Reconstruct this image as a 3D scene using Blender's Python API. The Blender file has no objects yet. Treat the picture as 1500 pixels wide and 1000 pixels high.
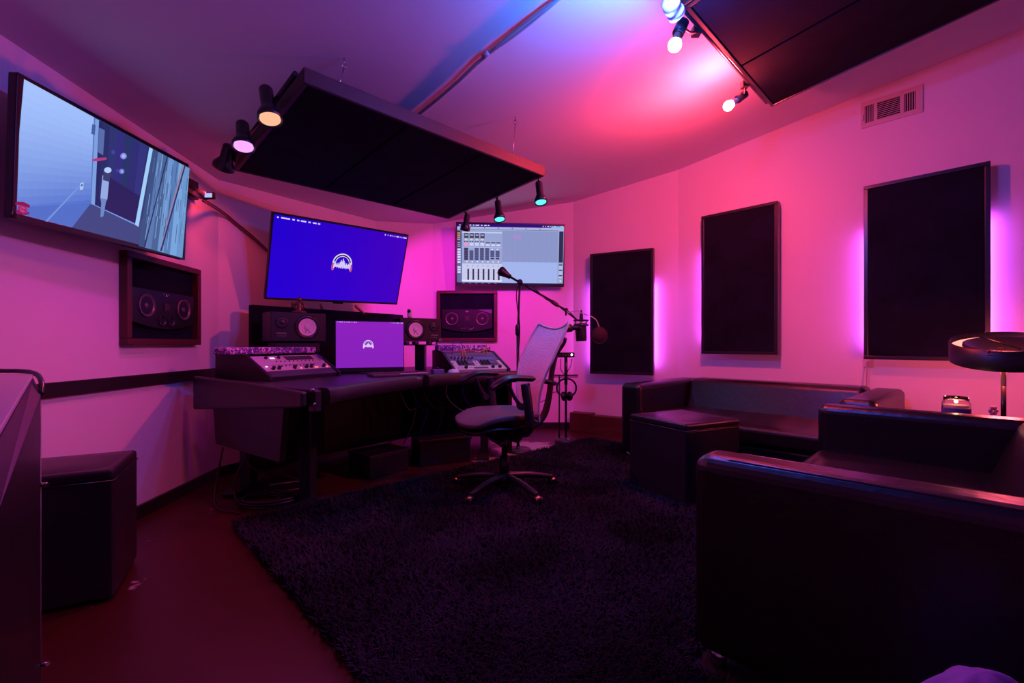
import bpy, math, random
import numpy as np
from mathutils import Vector as V, Matrix
random.seed(7); rng = np.random.default_rng(7)
PI = math.pi
S = bpy.context.scene
C = S.collection

# ------------------------------------------------------------------ camera, world, exposure
EYE = V((0, 0, 1.0)); FPX = 667.0; CX, CY = 750.0, 505.0
cd = bpy.data.cameras.new('camera'); cam = bpy.data.objects.new('camera', cd); C.objects.link(cam)
cam.location = EYE; cam.rotation_euler = (PI / 2, 0, 0)
cd.sensor_width = 36; cd.lens = FPX / 1500 * 36; cd.shift_y = 5 / 1500; cd.clip_start = .05
S.camera = cam
S.view_settings.view_transform = 'Standard'; S.view_settings.look = 'None'
S.view_settings.exposure = 0; S.view_settings.gamma = 1; S.view_settings.use_curve_mapping = False
w = bpy.data.worlds.new('world'); S.world = w; w.use_nodes = True
w.node_tree.nodes['Background'].inputs[0].default_value = (.25, .03, .3, 1)
w.node_tree.nodes['Background'].inputs[1].default_value = .01
S.cycles.max_bounces = 6; S.cycles.diffuse_bounces = 4; S.cycles.use_denoising = True
S.cycles.sample_clamp_indirect = 4

RED = (1, .05, .09); CYAN = (.05, .10, 1); MAG = (1, .02, .75); ORANGE = (1, .10, .05); VIOLET = (.75, .08, 1)
L_RED, L_CYAN = 98, 36          # the two bare bulbs under the right ceiling panel
L_SPOT = dict(orange=46, magenta=21, cyan=15, back=14, wall=72, uplight=36, blue=36, red=52)
L_LED = 58.0; L_LAMP = 26.0; L_ROOM = 2.5

# ------------------------------------------------------------------ helpers
def ray(px, py): return V(((px - CX) / FPX, 1.0, (CY - py) / FPX))
def at(px, py, y): return EYE + ray(px, py) * y
def onz(px, py, z):
    r = ray(px, py); return EYE + r * ((z - 1.0) / r.z)
def ceil_z(x): return 2.71 + .155 * (x - .735)
def onceil(px, py, drop=0):
    r = ray(px, py); return EYE + r * ((ceil_z(0) - drop - 1) / (r.z - .155 * r.x))
def srgb(r, g, b):
    f = lambda c: (c / 255 / 12.92) if c <= 10.3 else ((c / 255 + .055) / 1.055) ** 2.4
    return (f(r), f(g), f(b))

class MB:
    def __init__(s): s.v = []; s.f = []; s.smooth = []; s.col = []
    def add(s, vs, fs, sm=False, col=None):
        o = len(s.v); s.v += [tuple(p) for p in vs]; s.f += [tuple(i + o for i in f) for f in fs]
        s.smooth += [sm] * len(fs); s.col += [col] * len(fs); return s
    def box(s, x0, x1, y0, y1, z0, z1, M=None):
        vs = [V((x, y, z)) for x in (x0, x1) for y in (y0, y1) for z in (z0, z1)]
        if M is not None: vs = [M @ p for p in vs]
        return s.add(vs, [(0, 1, 3, 2), (4, 6, 7, 5), (0, 4, 5, 1), (2, 3, 7, 6), (0, 2, 6, 4), (1, 5, 7, 3)])
    def hexa(s, lo, hi):
        n = len(lo)
        return s.add(list(lo) + list(hi), [tuple(range(n))[::-1], tuple(range(n, 2 * n))] + [(i, (i + 1) % n, (i + 1) % n + n, i + n) for i in range(n)])
    def cyl(s, a, b, r0, r1=None, n=14, caps=True):
        a, b = V(a), V(b); r1 = r0 if r1 is None else r1
        d = (b - a).normalized(); u = d.orthogonal().normalized(); w_ = d.cross(u)
        vs = [p + (u * math.cos(t) + w_ * math.sin(t)) * r for p, r in ((a, r0), (b, r1)) for t in [2 * PI * i / n for i in range(n)]]
        s.add(vs, [(i, (i + 1) % n, (i + 1) % n + n, i + n) for i in range(n)], True)
        if caps: s.f += [tuple(range(len(s.v) - 2 * n, len(s.v) - n))[::-1], tuple(range(len(s.v) - n, len(s.v)))]; s.smooth += [False] * 2; s.col += [None] * 2
        return s
    def tube(s, pts, r, n=8, smooth_it=2):
        pts = [V(p) for p in pts]
        for _ in range(smooth_it):
            q = [pts[0]]
            for a, b in zip(pts, pts[1:]): q += [a.lerp(b, .25), a.lerp(b, .75)]
            pts = q + [pts[-1]]
        u = None; vs = []
        for i, p in enumerate(pts):
            d = (pts[min(i + 1, len(pts) - 1)] - pts[max(i - 1, 0)]).normalized()
            u = d.orthogonal() if u is None else u - d * u.dot(d)
            u.normalize(); w_ = d.cross(u)
            rr = r[0] + (r[1] - r[0]) * i / (len(pts) - 1) if isinstance(r, tuple) else r
            vs += [p + (u * math.cos(t) + w_ * math.sin(t)) * rr for t in [2 * PI * k / n for k in range(n)]]
        fs = [(i * n + k, i * n + (k + 1) % n, (i + 1) * n + (k + 1) % n, (i + 1) * n + k) for i in range(len(pts) - 1) for k in range(n)]
        s.add(vs, fs, True); L = len(s.v)
        s.f += [tuple(range(L - len(vs), L - len(vs) + n))[::-1], tuple(range(L - n, L))]; s.smooth += [True] * 2; s.col += [None] * 2
        return s
    def lathe(s, prof, a, d, n=20):      # prof = [(along, radius)...]
        a = V(a); d = V(d).normalized(); u = d.orthogonal().normalized(); w_ = d.cross(u); m = len(prof)
        vs = [a + d * h + (u * math.cos(t) + w_ * math.sin(t)) * r for h, r in prof for t in [2 * PI * i / n for i in range(n)]]
        return s.add(vs, [(j * n + i, j * n + (i + 1) % n, (j + 1) * n + (i + 1) % n, (j + 1) * n + i) for j in range(m - 1) for i in range(n)], True)
    def sph(s, c, r, n=12, sc=(1, 1, 1)):
        c = V(c); m = n // 2
        vs = [c + V((r * sc[0] * math.sin(PI * j / m) * math.cos(2 * PI * i / n), r * sc[1] * math.sin(PI * j / m) * math.sin(2 * PI * i / n), r * sc[2] * math.cos(PI * j / m))) for j in range(m + 1) for i in range(n)]
        return s.add(vs, [(j * n + i, (j + 1) * n + i, (j + 1) * n + (i + 1) % n, j * n + (i + 1) % n) for j in range(m) for i in range(n)], True)
    def grid(s, fn, nu, nv, thick=None):
        vs = [V(fn(i / nu, j / nv)) for i in range(nu + 1) for j in range(nv + 1)]
        return s.add(vs, [(i * (nv + 1) + j, (i + 1) * (nv + 1) + j, (i + 1) * (nv + 1) + j + 1, i * (nv + 1) + j + 1) for i in range(nu) for j in range(nv)], True)
    def mesh(s, name, mat, M=None):
        me = bpy.data.meshes.new(name)
        vs = s.v if M is None else [tuple(M @ V(p)) for p in s.v]
        me.from_pydata(vs, [], s.f); me.update()
        me.polygons.foreach_set('use_smooth', s.smooth)
        if any(c is not None for c in s.col):
            at_ = me.color_attributes.new('Col', 'FLOAT_COLOR', 'CORNER')
            arr = []
            for p, c in zip(me.polygons, s.col): arr += list((c or (0, 0, 0)) + (1,)) * p.loop_total
            at_.data.foreach_set('color', arr)
        if mat: me.materials.append(mat)
        return me

def thing(name, label, cat, loc=(0, 0, 0), rotz=0, group=None, mat4=None):
    o = bpy.data.objects.new(name, None); C.objects.link(o); o.empty_display_size = .1
    if mat4 is not None: o.matrix_world = mat4; o['_m'] = 1
    else: o.location = loc; o.rotation_euler = (0, 0, rotz)
    o['label'] = label; o['category'] = cat
    if group: o['group'] = group
    return o
def mw(o):
    M = Matrix.LocRotScale(o.location, o.rotation_euler, None)
    return mw(o.parent) @ M if o.parent else M
def part(name, mb, mat, parent=None, bevel=0, world=False, solid=0, label=None, seg=2, sub=0):
    M = mw(parent).inverted() if (world and parent) else None
    me = mb if isinstance(mb, bpy.types.Mesh) else mb.mesh(name, mat, M)
    o = bpy.data.objects.new(name, me); C.objects.link(o)
    if parent: o.parent = parent
    if solid: m = o.modifiers.new('solid', 'SOLIDIFY'); m.thickness = solid; m.offset = 0
    if bevel: m = o.modifiers.new('bevel', 'BEVEL'); m.width = bevel; m.segments = seg; m.limit_method = 'ANGLE'; m.harden_normals = False
    if sub: m = o.modifiers.new('sub', 'SUBSURF'); m.levels = sub; m.render_levels = sub
    if label: o['label'] = label
    return o
def single(name, mb, mat, label, cat, group=None, **k):
    o = part(name, mb, mat, **k); o['label'] = label; o['category'] = cat
    if group: o['group'] = group
    return o
def struct(name, mb, mat, **k):
    o = part(name, mb, mat, **k); o['kind'] = 'structure'; return o
def copy_tree(o, parent=None):
    c = o.copy(); C.objects.link(c); c.parent = parent
    for ch in list(o.children): copy_tree(ch, c)
    return c

# ------------------------------------------------------------------ materials
def nt(name):
    m = bpy.data.materials.new(name); m.use_nodes = True
    return m, m.node_tree.nodes, m.node_tree.links, m.node_tree.nodes['Principled BSDF']
def pm(name, col, rough=.5, metal=0, bump=0, bscale=60, var=0, vscale=8, spec=.5, sheen=0):
    m, N, L, b = nt(name)
    b.inputs['Base Color'].default_value = (*col, 1); b.inputs['Roughness'].default_value = rough
    b.inputs['Metallic'].default_value = metal; b.inputs['Specular IOR Level'].default_value = spec
    b.inputs['Sheen Weight'].default_value = sheen
    tc = N.new('ShaderNodeTexCoord')
    if var:
        n = N.new('ShaderNodeTexNoise'); n.inputs['Scale'].default_value = vscale; n.inputs['Detail'].default_value = 5
        L.new(tc.outputs['Object'], n.inputs['Vector'])
        r = N.new('ShaderNodeValToRGB'); r.color_ramp.elements[0].position = .35; r.color_ramp.elements[1].position = .65
        r.color_ramp.elements[0].color = (*[c * (1 - var) for c in col], 1); r.color_ramp.elements[1].color = (*[min(1, c * (1 + var)) for c in col], 1)
        L.new(n.outputs['Fac'], r.inputs['Fac']); L.new(r.outputs['Color'], b.inputs['Base Color'])
    if bump:
        n = N.new('ShaderNodeTexNoise'); n.inputs['Scale'].default_value = bscale; n.inputs['Detail'].default_value = 3
        L.new(tc.outputs['Object'], n.inputs['Vector'])
        bp = N.new('ShaderNodeBump'); bp.inputs['Strength'].default_value = bump; bp.inputs['Distance'].default_value = .01
        L.new(n.outputs['Fac'], bp.inputs['Height']); L.new(bp.outputs['Normal'], b.inputs['Normal'])
    return m
def em(name, col, st=1.0, base=(0, 0, 0)):
    m, N, L, b = nt(name)
    b.inputs['Base Color'].default_value = (*base, 1); b.inputs['Emission Color'].default_value = (*col, 1)
    b.inputs['Emission Strength'].default_value = st; b.inputs['Roughness'].default_value = .3
    return m
def screen_mat(name):
    m, N, L, b = nt(name)
    a = N.new('ShaderNodeVertexColor'); a.layer_name = 'Col'
    L.new(a.outputs['Color'], b.inputs['Emission Color']); b.inputs['Emission Strength'].default_value = 1
    b.inputs['Base Color'].default_value = (.005, .005, .005, 1); b.inputs['Roughness'].default_value = .7; b.inputs['Specular IOR Level'].default_value = .12
    return m
def wood(name, col, rough=.45):
    m, N, L, b = nt(name)
    tc = N.new('ShaderNodeTexCoord'); mp = N.new('ShaderNodeMapping'); mp.inputs['Scale'].default_value = (3, 22, 22)
    n = N.new('ShaderNodeTexNoise'); n.inputs['Scale'].default_value = 3; n.inputs['Detail'].default_value = 6
    r = N.new('ShaderNodeValToRGB'); r.color_ramp.elements[0].color = (*[c * .5 for c in col], 1); r.color_ramp.elements[1].color = (*col, 1)
    L.new(tc.outputs['Object'], mp.inputs[0]); L.new(mp.outputs[0], n.inputs['Vector']); L.new(n.outputs['Fac'], r.inputs['Fac'])
    L.new(r.outputs['Color'], b.inputs['Base Color']); b.inputs['Roughness'].default_value = rough
    return m

def floor_mat():
    m, N, L, b = nt('painted_concrete')
    tc = N.new('ShaderNodeTexCoord')
    n1 = N.new('ShaderNodeTexNoise'); n1.inputs['Scale'].default_value = 2.2; n1.inputs['Detail'].default_value = 6
    n2 = N.new('ShaderNodeTexNoise'); n2.inputs['Scale'].default_value = 3.4; n2.inputs['Detail'].default_value = 10; n2.inputs['Roughness'].default_value = .65
    L.new(tc.outputs['Object'], n1.inputs['Vector']); L.new(tc.outputs['Object'], n2.inputs['Vector'])
    r1 = N.new('ShaderNodeValToRGB'); r1.color_ramp.elements[0].color = (.032, .005, .0025, 1); r1.color_ramp.elements[1].color = (.055, .009, .005, 1)
    r2 = N.new('ShaderNodeValToRGB'); r2.color_ramp.elements[0].position = .63; r2.color_ramp.elements[1].position = .66
    mx = N.new('ShaderNodeMix'); mx.data_type = 'RGBA'; mx.inputs[7].default_value = (.38, .33, .31, 1)
    L.new(n1.outputs['Fac'], r1.inputs['Fac']); 
    ds = N.new('ShaderNodeVectorMath'); ds.operation = 'DISTANCE'; ds.inputs[1].default_value = (.16, 4.28, 0)   # worn bare patch behind the chair
    L.new(tc.outputs['Object'], ds.inputs[0])
    ma = N.new('ShaderNodeMath'); ma.operation = 'MULTIPLY_ADD'; ma.inputs[1].default_value = -.55; ma.inputs[2].default_value = .34; L.new(ds.outputs['Value'], ma.inputs[0])
    mc_ = N.new('ShaderNodeMath'); mc_.operation = 'MAXIMUM'; mc_.inputs[1].default_value = 0; L.new(ma.outputs[0], mc_.inputs[0])
    ad = N.new('ShaderNodeMath'); L.new(n2.outputs['Fac'], ad.inputs[0]); L.new(mc_.outputs[0], ad.inputs[1])
    L.new(ad.outputs[0], r2.inputs['Fac'])
    L.new(r2.outputs['Color'], mx.inputs[0]); L.new(r1.outputs['Color'], mx.inputs[6])
    L.new(mx.outputs[2], b.inputs['Base Color']); b.inputs['Roughness'].default_value = .38
    bp = N.new('ShaderNodeBump'); bp.inputs['Strength'].default_value = .15; bp.inputs['Distance'].default_value = .01
    L.new(n2.outputs['Fac'], bp.inputs['Height']); L.new(bp.outputs['Normal'], b.inputs['Normal'])
    return m
def pattern_mat():
    m, N, L, b = nt('patterned_cloth')
    tc = N.new('ShaderNodeTexCoord')
    vo = N.new('ShaderNodeTexVoronoi'); vo.inputs['Scale'].default_value = 45
    n = N.new('ShaderNodeTexNoise'); n.inputs['Scale'].default_value = 30; n.inputs['Detail'].default_value = 4
    L.new(tc.outputs['Object'], n.inputs['Vector']); L.new(n.outputs['Color'], vo.inputs['Vector']); vo.inputs['Scale'].default_value = 6
    r = N.new('ShaderNodeValToRGB'); e = r.color_ramp.elements
    e[0].color = (.95, .8, .9, 1); e[0].position = .2; e[1].color = (.06, .03, .25, 1); e[1].position = .62
    x = e.new(.4); x.color = (.55, .25, .6, 1)
    L.new(vo.outputs['Distance'], r.inputs['Fac']); L.new(r.outputs['Color'], b.inputs['Base Color']); b.inputs['Roughness'].default_value = .7
    return m
def mesh_fabric():
    m, N, L, b = nt('woven_mesh')
    b.inputs['Base Color'].default_value = (.95, .48, .58, 1); b.inputs['Roughness'].default_value = .6
    tc = N.new('ShaderNodeTexCoord')
    vo = N.new('ShaderNodeTexVoronoi'); vo.inputs['Scale'].default_value = 85; vo.inputs['Randomness'].default_value = .15
    L.new(tc.outputs['Object'], vo.inputs['Vector'])
    r = N.new('ShaderNodeValToRGB'); r.color_ramp.elements[0].position = .3; r.color_ramp.elements[1].position = .38
    r.color_ramp.elements[0].color = (.55, .55, .55, 1)
    L.new(vo.outputs['Distance'], r.inputs['Fac']); L.new(r.outputs['Color'], b.inputs['Alpha'])
    return m
M = dict(
    wall=pm('wall_paint', (.74, .72, .73), .75, bump=.06, bscale=90, spec=.25),
    ceil=pm('ceiling_paint', (.74, .72, .74), .8, bump=.1, bscale=14, spec=.2),
    floor=floor_mat(),
    blackwood=pm('black_trim_paint', (.012, .008, .009), .5),
    redwood=wood('dark_mahogany', (.11, .028, .018)),
    cloudwood=wood('brown_stained_board', (.075, .03, .022), .5),
    cloth=pm('black_acoustic_cloth', (.006, .008, .018), .95, bump=.15, bscale=220, var=.3, vscale=5, spec=.15),
    blackp=pm('black_plastic', (.006, .006, .007), .4),
    satin=pm('black_satin_metal', (.015, .015, .017), .3, spec=.6),
    desk=pm('charcoal_desk_laminate', (.012, .009, .012), .42, bump=.05, bscale=120),
    pad=pm('black_vinyl_pad', (.016, .011, .014), .42, bump=.12, bscale=90),
    leather=pm('black_leather', (.006, .0045, .0045), .34, bump=.2, bscale=28, spec=.6),
    pouf=pm('black_vinyl_pouf', (.02, .012, .018), .34, bump=.08, bscale=50, spec=.4),
    silver=pm('brushed_silver_panel', (.6, .56, .58), .4, metal=.3),
    steel=pm('chrome_steel', (.6, .6, .6), .2, metal=1),
    purpleplate=pm('violet_faceplate', (.10, .07, .24), .4),
    darkplate=pm('dark_faceplate', (.05, .045, .06), .4),
    cone=pm('white_paper_cone', (.85, .82, .82), .6),
    driver=pm('dark_woofer_cone', (.10, .07, .08), .28, spec=.9),
    white=pm('white_plastic', (.8, .8, .8), .35),
    pattern=pattern_mat(), weave=mesh_fabric(),
    seat=pm('grey_seat_weave', (.09, .065, .08), .6, bump=.2, bscale=160),
    graph=pm('graphite_frame', (.02, .018, .02), .32, spec=.6),
    orangec=pm('orange_cable', (.75, .25, .03), .5), bluec=pm('blue_cable', (.03, .04, .4), .5), cable=pm('black_cable', (.015, .014, .015), .42),
    pale=pm('pale_cable', (.35, .32, .33), .5),
    pipe=pm('painted_conduit', (.5, .45, .48), .35, metal=.2),
    vent=pm('cream_vent_metal', (.62, .52, .46), .45), hole=pm('dark_duct', (.005, .004, .004), .9),
    mousem=pm('pale_mouse', (.5, .6, .65), .3), brass=pm('brass_caster', (.5, .33, .12), .3, metal=.9),
    bronze=pm('bronze_figure', (.2, .1, .06), .4, metal=.5),
    wax=pm('candle_wax', (.8, .55, .5), .5), labelm=pm('blue_candle_label', (.08, .06, .25), .6),
    bag=pm('crumpled_purple_cloth', (.22, .10, .34), .7, bump=.2, bscale=30),
    rugm=pm('charcoal_rug_pile', (.014, .011, .02), .8, var=.75, vscale=2.2, sheen=0, spec=.15),
    rugb=pm('rug_backing', (.015, .012, .018), .95),
    pop=pm('dark_red_gauze', (.035, .007, .01), .9),
    led=em('led_strip', VIOLET, L_LED), screen=screen_mat('lit_screen'),
    redled=em('red_led', (1, .1, .05), 3), whiteled=em('white_led', (.9, .8, 1), 1.1), key=pm('dark_keycap', (.10, .03, .04), .5),
)
g, N, L, b = nt('jar_glass'); b.inputs['Transmission Weight'].default_value = 1; b.inputs['Roughness'].default_value = .03; b.inputs['Base Color'].default_value = (1, .9, .92, 1); M['glass'] = g

# ------------------------------------------------------------------ room shell
P = [V((-1.8, -1.75)), V((-2.226, 3.45)), V((-1.5, 5.02)), V((-.95, 5.45)), V((.735, 5.45)), V((1.78, 4.87)), V((5.2, 1.19)), V((5.2, -1.75))]
def wall(name, i, j):
    a, b_ = P[i], P[j]; d = (b_ - a).normalized(); n = V((-d.y, d.x)) * .1
    q = [a, b_, b_ + n, a + n]
    mb = MB().hexa([V((*p, 0)) for p in q], [V((*p, ceil_z(p.x))) for p in q])
    return struct(name, mb, M['wall'])
wall('wall_left', 0, 1); wall('wall_front_left', 1, 2); wall('wall_front_corner', 2, 3); wall('wall_front', 3, 4)
wall('wall_front_right', 4, 5); wall('wall_right', 5, 6); wall('wall_right_rear', 6, 7); wall('wall_back', 7, 0)
fp = [V((-2.6, -1.9)), V((5.4, -1.9)), V((5.4, 5.7)), V((-2.6, 5.7))]
struct('floor', MB().hexa([V((*p, -.08)) for p in fp], [V((*p, 0)) for p in fp]), M['floor'])
struct('ceiling', MB().hexa([V((*p, ceil_z(p.x))) for p in fp], [V((*p, ceil_z(p.x) + .1)) for p in fp]), M['ceil'])

class WallFrame:                       # local x along the wall, -y into the room, z up
    def __init__(s, i, j):
        s.o = P[i]; s.d = (P[j] - P[i]).normalized(); s.n = V((s.d.y, -s.d.x)); s.rot = math.atan2(s.d.y, s.d.x); s.len = (P[j] - P[i]).length
    def hit(s, px, py, off=0):         # (distance along wall, height)
        r = ray(px, py); o = s.o + s.n * off; k = (o.dot(s.n)) / V((r.x, r.y)).dot(s.n)
        p = r * k; return (V((p.x, p.y)) - s.o).dot(s.d), p.z + 1.0
    def thing(s, name, label, cat, x, z=0, group=None, off=0):
        p = s.o + s.d * x + s.n * off
        return thing(name, label, cat, (p.x, p.y, z), s.rot, group)
    def mat(s): return Matrix.Translation((s.o.x, s.o.y, 0)) @ Matrix.Rotation(s.rot, 4, 'Z')
WL, WFL, WF, WFR, WR = WallFrame(0, 1), WallFrame(1, 2), WallFrame(3, 4), WallFrame(4, 5), WallFrame(5, 6)
def wbox(Wf, x0, x1, y0, y1, z0, z1): return MB().box(x0, x1, y0, y1, z0, z1, Wf.mat())
for nm, Wf, x0 in (('baseboard_left', WL, 0), ('baseboard_front_left', WFL, 0), ('baseboard_front', WF, 0)):
    struct(nm, wbox(Wf, x0, Wf.len, -.02, 0, 0, .075), M['blackwood'])
struct('baseboard_right', wbox(WR, 0, WR.len, -.02, 0, 0, .075), M['blackwood'])
struct('trim_1', wbox(WL, 0, WL.len, -.022, 0, .762, .828), M['blackwood'], bevel=.003)

# ------------------------------------------------------------------ light builders and added rear fills
def spot(name, loc, d, col, e, size=100, blend=.6, r=.03):
    l = bpy.data.lights.new(name, 'SPOT'); l.color = col; l.energy = e; l.spot_size = math.radians(size); l.spot_blend = blend; l.shadow_soft_size = r
    o = bpy.data.objects.new(name, l); C.objects.link(o); o.location = loc; o.rotation_euler = V(d).to_track_quat('-Z', 'Y').to_euler(); return o
def point(name, loc, col, e, r=.03):
    l = bpy.data.lights.new(name, 'POINT'); l.color = col; l.energy = e; l.shadow_soft_size = r
    o = bpy.data.objects.new(name, l); C.objects.link(o); o.location = loc; return o
# unseen coloured fill lights added behind the camera, without lamp bodies
point('rear_fill_light', (1.9, -.6, 2.4), (1, .05, .5), L_ROOM * .3, .05)
point('rear_fill_light', (-.6, -1.0, 2.0), (.75, .04, .85), L_ROOM, .05)

# ------------------------------------------------------------------ ceiling panels with lamp rails
def slab_parts(t, A, B, Cc, D, up, th, matf, nseams, board):
    """underside corners A B C D (world); fabric panels split along A-B, a board frame round them"""
    A, B, Cc, D = map(V, (A, B, Cc, D)); up = V(up) * th
    for k, (a, b_) in enumerate(((A, B), (B, Cc), (Cc, D), (D, A))):
        c = (A + B + Cc + D) / 4
        ins = lambda p: p + (c - p).normalized() * .03
        part('frame_board', MB().hexa([a, b_, ins(b_), ins(a)], [a + up, b_ + up, ins(b_) + up, ins(a) + up]), matf, t, world=True, bevel=.003)
    c = (A + B + Cc + D) / 4; q = [p + (c - p).normalized() * .032 for p in (A, B, Cc, D)]
    for k in range(nseams):
        f0, f1 = k / nseams + (.004 if k else 0), (k + 1) / nseams - (.004 if k < nseams - 1 else 0)
        lo = [q[0].lerp(q[1], f0), q[0].lerp(q[1], f1), q[3].lerp(q[2], f1), q[3].lerp(q[2], f0)]
        part('fabric_panel', MB().hexa([p + up * .06 for p in lo], [p + up * .9 for p in lo]), board, t, world=True, bevel=.006)
def hook(t, p, top):                # eye hook in the ceiling with a short cable to the panel
    mb = MB().cyl(top, top - V((0, 0, .03)), .004).tube([top - V((0, 0, .03)) + V((math.cos(a), 0, math.sin(a) - 1)) * .012 for a in [PI / 2 + i * PI / 4 for i in range(9)]], .003, 6, 0)
    o = part('eye_hook', mb, M['steel'], t, world=True)
    part('cable', MB().tube([top - V((0, 0, .05)), p], .0035, 6, 0), M['steel'], t, world=True)

kA, kB, kC, kD = V((-.968, 2.117, 2.222)), V((.238, 3.30, 2.222)), V((-.583, 4.205, 2.16)), V((-1.851, 3.034, 2.16))
cloud = thing('ceiling_panel', 'hanging black acoustic ceiling panel with brown edge boards above the desk', 'acoustic panel', ((kA + kC) / 2))
slab_parts(cloud, kA, kB, kC, kD, (0, 0, 1), .073, M['cloudwood'], 3, M['cloth'])
for f, px, py in ((.1, 505, 100), (.83, 724, 198)):
    top = onceil(px, py); base = kA.lerp(kB, f) + V((-.03, .06, .075)); hook(cloud, base, V((base.x + .02, base.y + .03, ceil_z(base.x + .02))))
for f in (.1, .88):
    base = kD.lerp(kC, f) + V((.03, -.05, .075)); hook(cloud, base, V((base.x, base.y, ceil_z(base.x))))

c2E = onceil(1130, 157, .2); c2G = onceil(1002, 12, .2); c2H = onceil(1480, -6, .2)
u2 = (c2G - c2E); v2 = (c2H - c2E).normalized() * 1.35
c2n = c2E + u2; seam = c2E + (onceil(1078, 95, .2) - c2E)
cloud2 = thing('ceiling_panel', 'black fabric ceiling panel at top right between the two bare bulbs and the vent', 'acoustic panel', (c2E + c2G + v2) / 2)
slab_parts(cloud2, c2E, c2G, c2G + v2, c2E + v2, (0, 0, 1), .07, M['satin'], 2, M['cloth'])
cloud3 = thing('ceiling_panel', 'second black fabric ceiling panel cut off by the top edge of the photo', 'acoustic panel', c2G)
e3 = c2G + u2.normalized() * .012; slab_parts(cloud3, e3, e3 + u2.normalized() * .7, e3 + u2.normalized() * .7 + v2, e3 + v2, (0, 0, 1), .07, M['satin'], 1, M['cloth'])
for t_, q0, q1 in ((cloud2, c2E, c2G), (cloud3, e3, e3 + u2.normalized() * .7)):
    for f in (.2, .8):
        base = q0.lerp(q1, f) + v2 * .15 + V((0, 0, .07)); hook(t_, base, V((base.x, base.y, ceil_z(base.x))))
        base = q0.lerp(q1, f) + v2 * .85 + V((0, 0, .07)); hook(t_, base, V((base.x, base.y, ceil_z(base.x))))

single('lamp_rail', MB().hexa(*[[kA + V(o) + V((0, 0, dz)) for o in ((-.035, 0, 0), (-.005, 0, 0))] + [kD + V(o) + V((0, 0, dz)) for o in ((.03, -.02, 0), (0, -.02, 0))] for dz in (.02, .05)]) if False else
       MB().cyl(kA.lerp(kD, .02) + V((-.02, -.02, .04)), kA.lerp(kD, .98) + V((-.02, -.02, .04)), .012), M['satin'],
       'black lamp rail along the left edge of the brown-edged ceiling panel', 'lamp rail')
single('lamp_rail', MB().cyl(kB.lerp(kC, .02) + V((.02, .02, .04)), kB.lerp(kC, .98) + V((.02, .02, .04)), .012), M['satin'],
       'black lamp rail along the right edge of the brown-edged ceiling panel', 'lamp rail')
gv = u2.normalized(); gl = (v2.normalized() * -.02)
single('lamp_rail', MB().cyl(c2E + gv * .05 + gl + V((0, 0, .03)), c2G + gv * .5 + gl + V((0, 0, .03)), .012), M['satin'],
       'black lamp rail along the left edge of the top right ceiling panel', 'lamp rail')

def can_lamp(label, top, rim, rail_pt, glow, col, energy, r, size=110, group=None):
    top, rim = V(top), V(rim); d = (rim - top); Ln = d.length; d.normalize()
    t = thing('spot_lamp', label, 'spotlight', top, 0, group)
    k = r
    prof = [(0, .001), (0.004, k * .45), (Ln * .08, k * .56), (Ln * .6, k * .56), (Ln * .7, k * .72), (Ln * .84, k * .95), (Ln, k), (Ln, k * .95), (Ln * .84, k * .9), (Ln * .7, k * .66), (Ln * .6, k * .5), (Ln * .58, .001)]
    part('lamp_shade', MB().lathe(prof, top, d, 24), M['satin'], t, world=True)
    if glow is not None:
        part('bulb', MB().lathe([(Ln * .72, k * .2), (Ln * .78, k * .5), (Ln * .85, k * .66), (Ln * .93, k * .8), (Ln * .97, k * .82), (Ln * .975, .001)], top, d, 20), glow, t, world=True)
    rp = V(rail_pt); mid = top + d * Ln * .12
    part('bracket', MB().tube([mid, mid.lerp(rp, .5) + V((0, 0, .02)), rp], .009, 8, 1).cyl(rp + V((0, 0, -.02)), rp + V((0, 0, .025)), .016), M['satin'], t, world=True)
    if energy: spot('spot_light', rim + d * .012, d, col, energy, size, .7, r * .6)
    return t
g_or = em('orange_bulb', (1, .5, .3), 1.05); g_mg = em('magenta_bulb', (1, .38, .98), 1.15); g_cy = em('cyan_bulb', (.12, .9, 1), 1.3)
LS = L_SPOT
rl = lambda f: kA.lerp(kD, f) + V((-.02, -.02, .04))
rr = lambda f: kB.lerp(kC, f) + V((.02, .02, .04))
can_lamp('black can spotlight shining orange, nearest of the three at left ceiling edge', at(389, 128, 2.28), at(396, 176, 2.24), rl(.28), g_or, ORANGE, LS['orange'], .058, 145)
can_lamp('black can spotlight shining magenta, middle of the three at left ceiling edge', at(355, 179, 2.58), at(357, 216, 2.54), rl(.66), g_mg, MAG, LS['magenta'], .060, 128)
can_lamp('unlit-looking black can spotlight turned to the wall, farthest at left ceiling edge', at(337, 212, 2.85), at(327, 246, 2.92), rl(.93), None, RED, LS['back'], .064, 100)
can_lamp('black can spotlight with cyan bulb, hanging at the right corner of the ceiling panel', at(789, 266, 3.40), at(792.5, 297, 3.36), rr(.07), g_cy, (.05, .30, 1), LS['cyan'], .048, 130)
can_lamp('black can spotlight with cyan bulb, middle of the three above the right desk television', at(729, 294, 3.72), at(732, 322, 3.68), rr(.48), g_cy, (.05, .30, 1), LS['cyan'], .048, 130)
can_lamp('dark can spotlight in front of the mixer television, turned away', at(685, 313, 4.0), at(681, 337, 4.06), rr(.86), None, CYAN, 0, .045)
spot('wall_lamp_light', at(681, 340, 4.1), at(675, 470, 5.4) - at(681, 340, 4.1), MAG, LS['wall'], 95, .35, .03)
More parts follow.
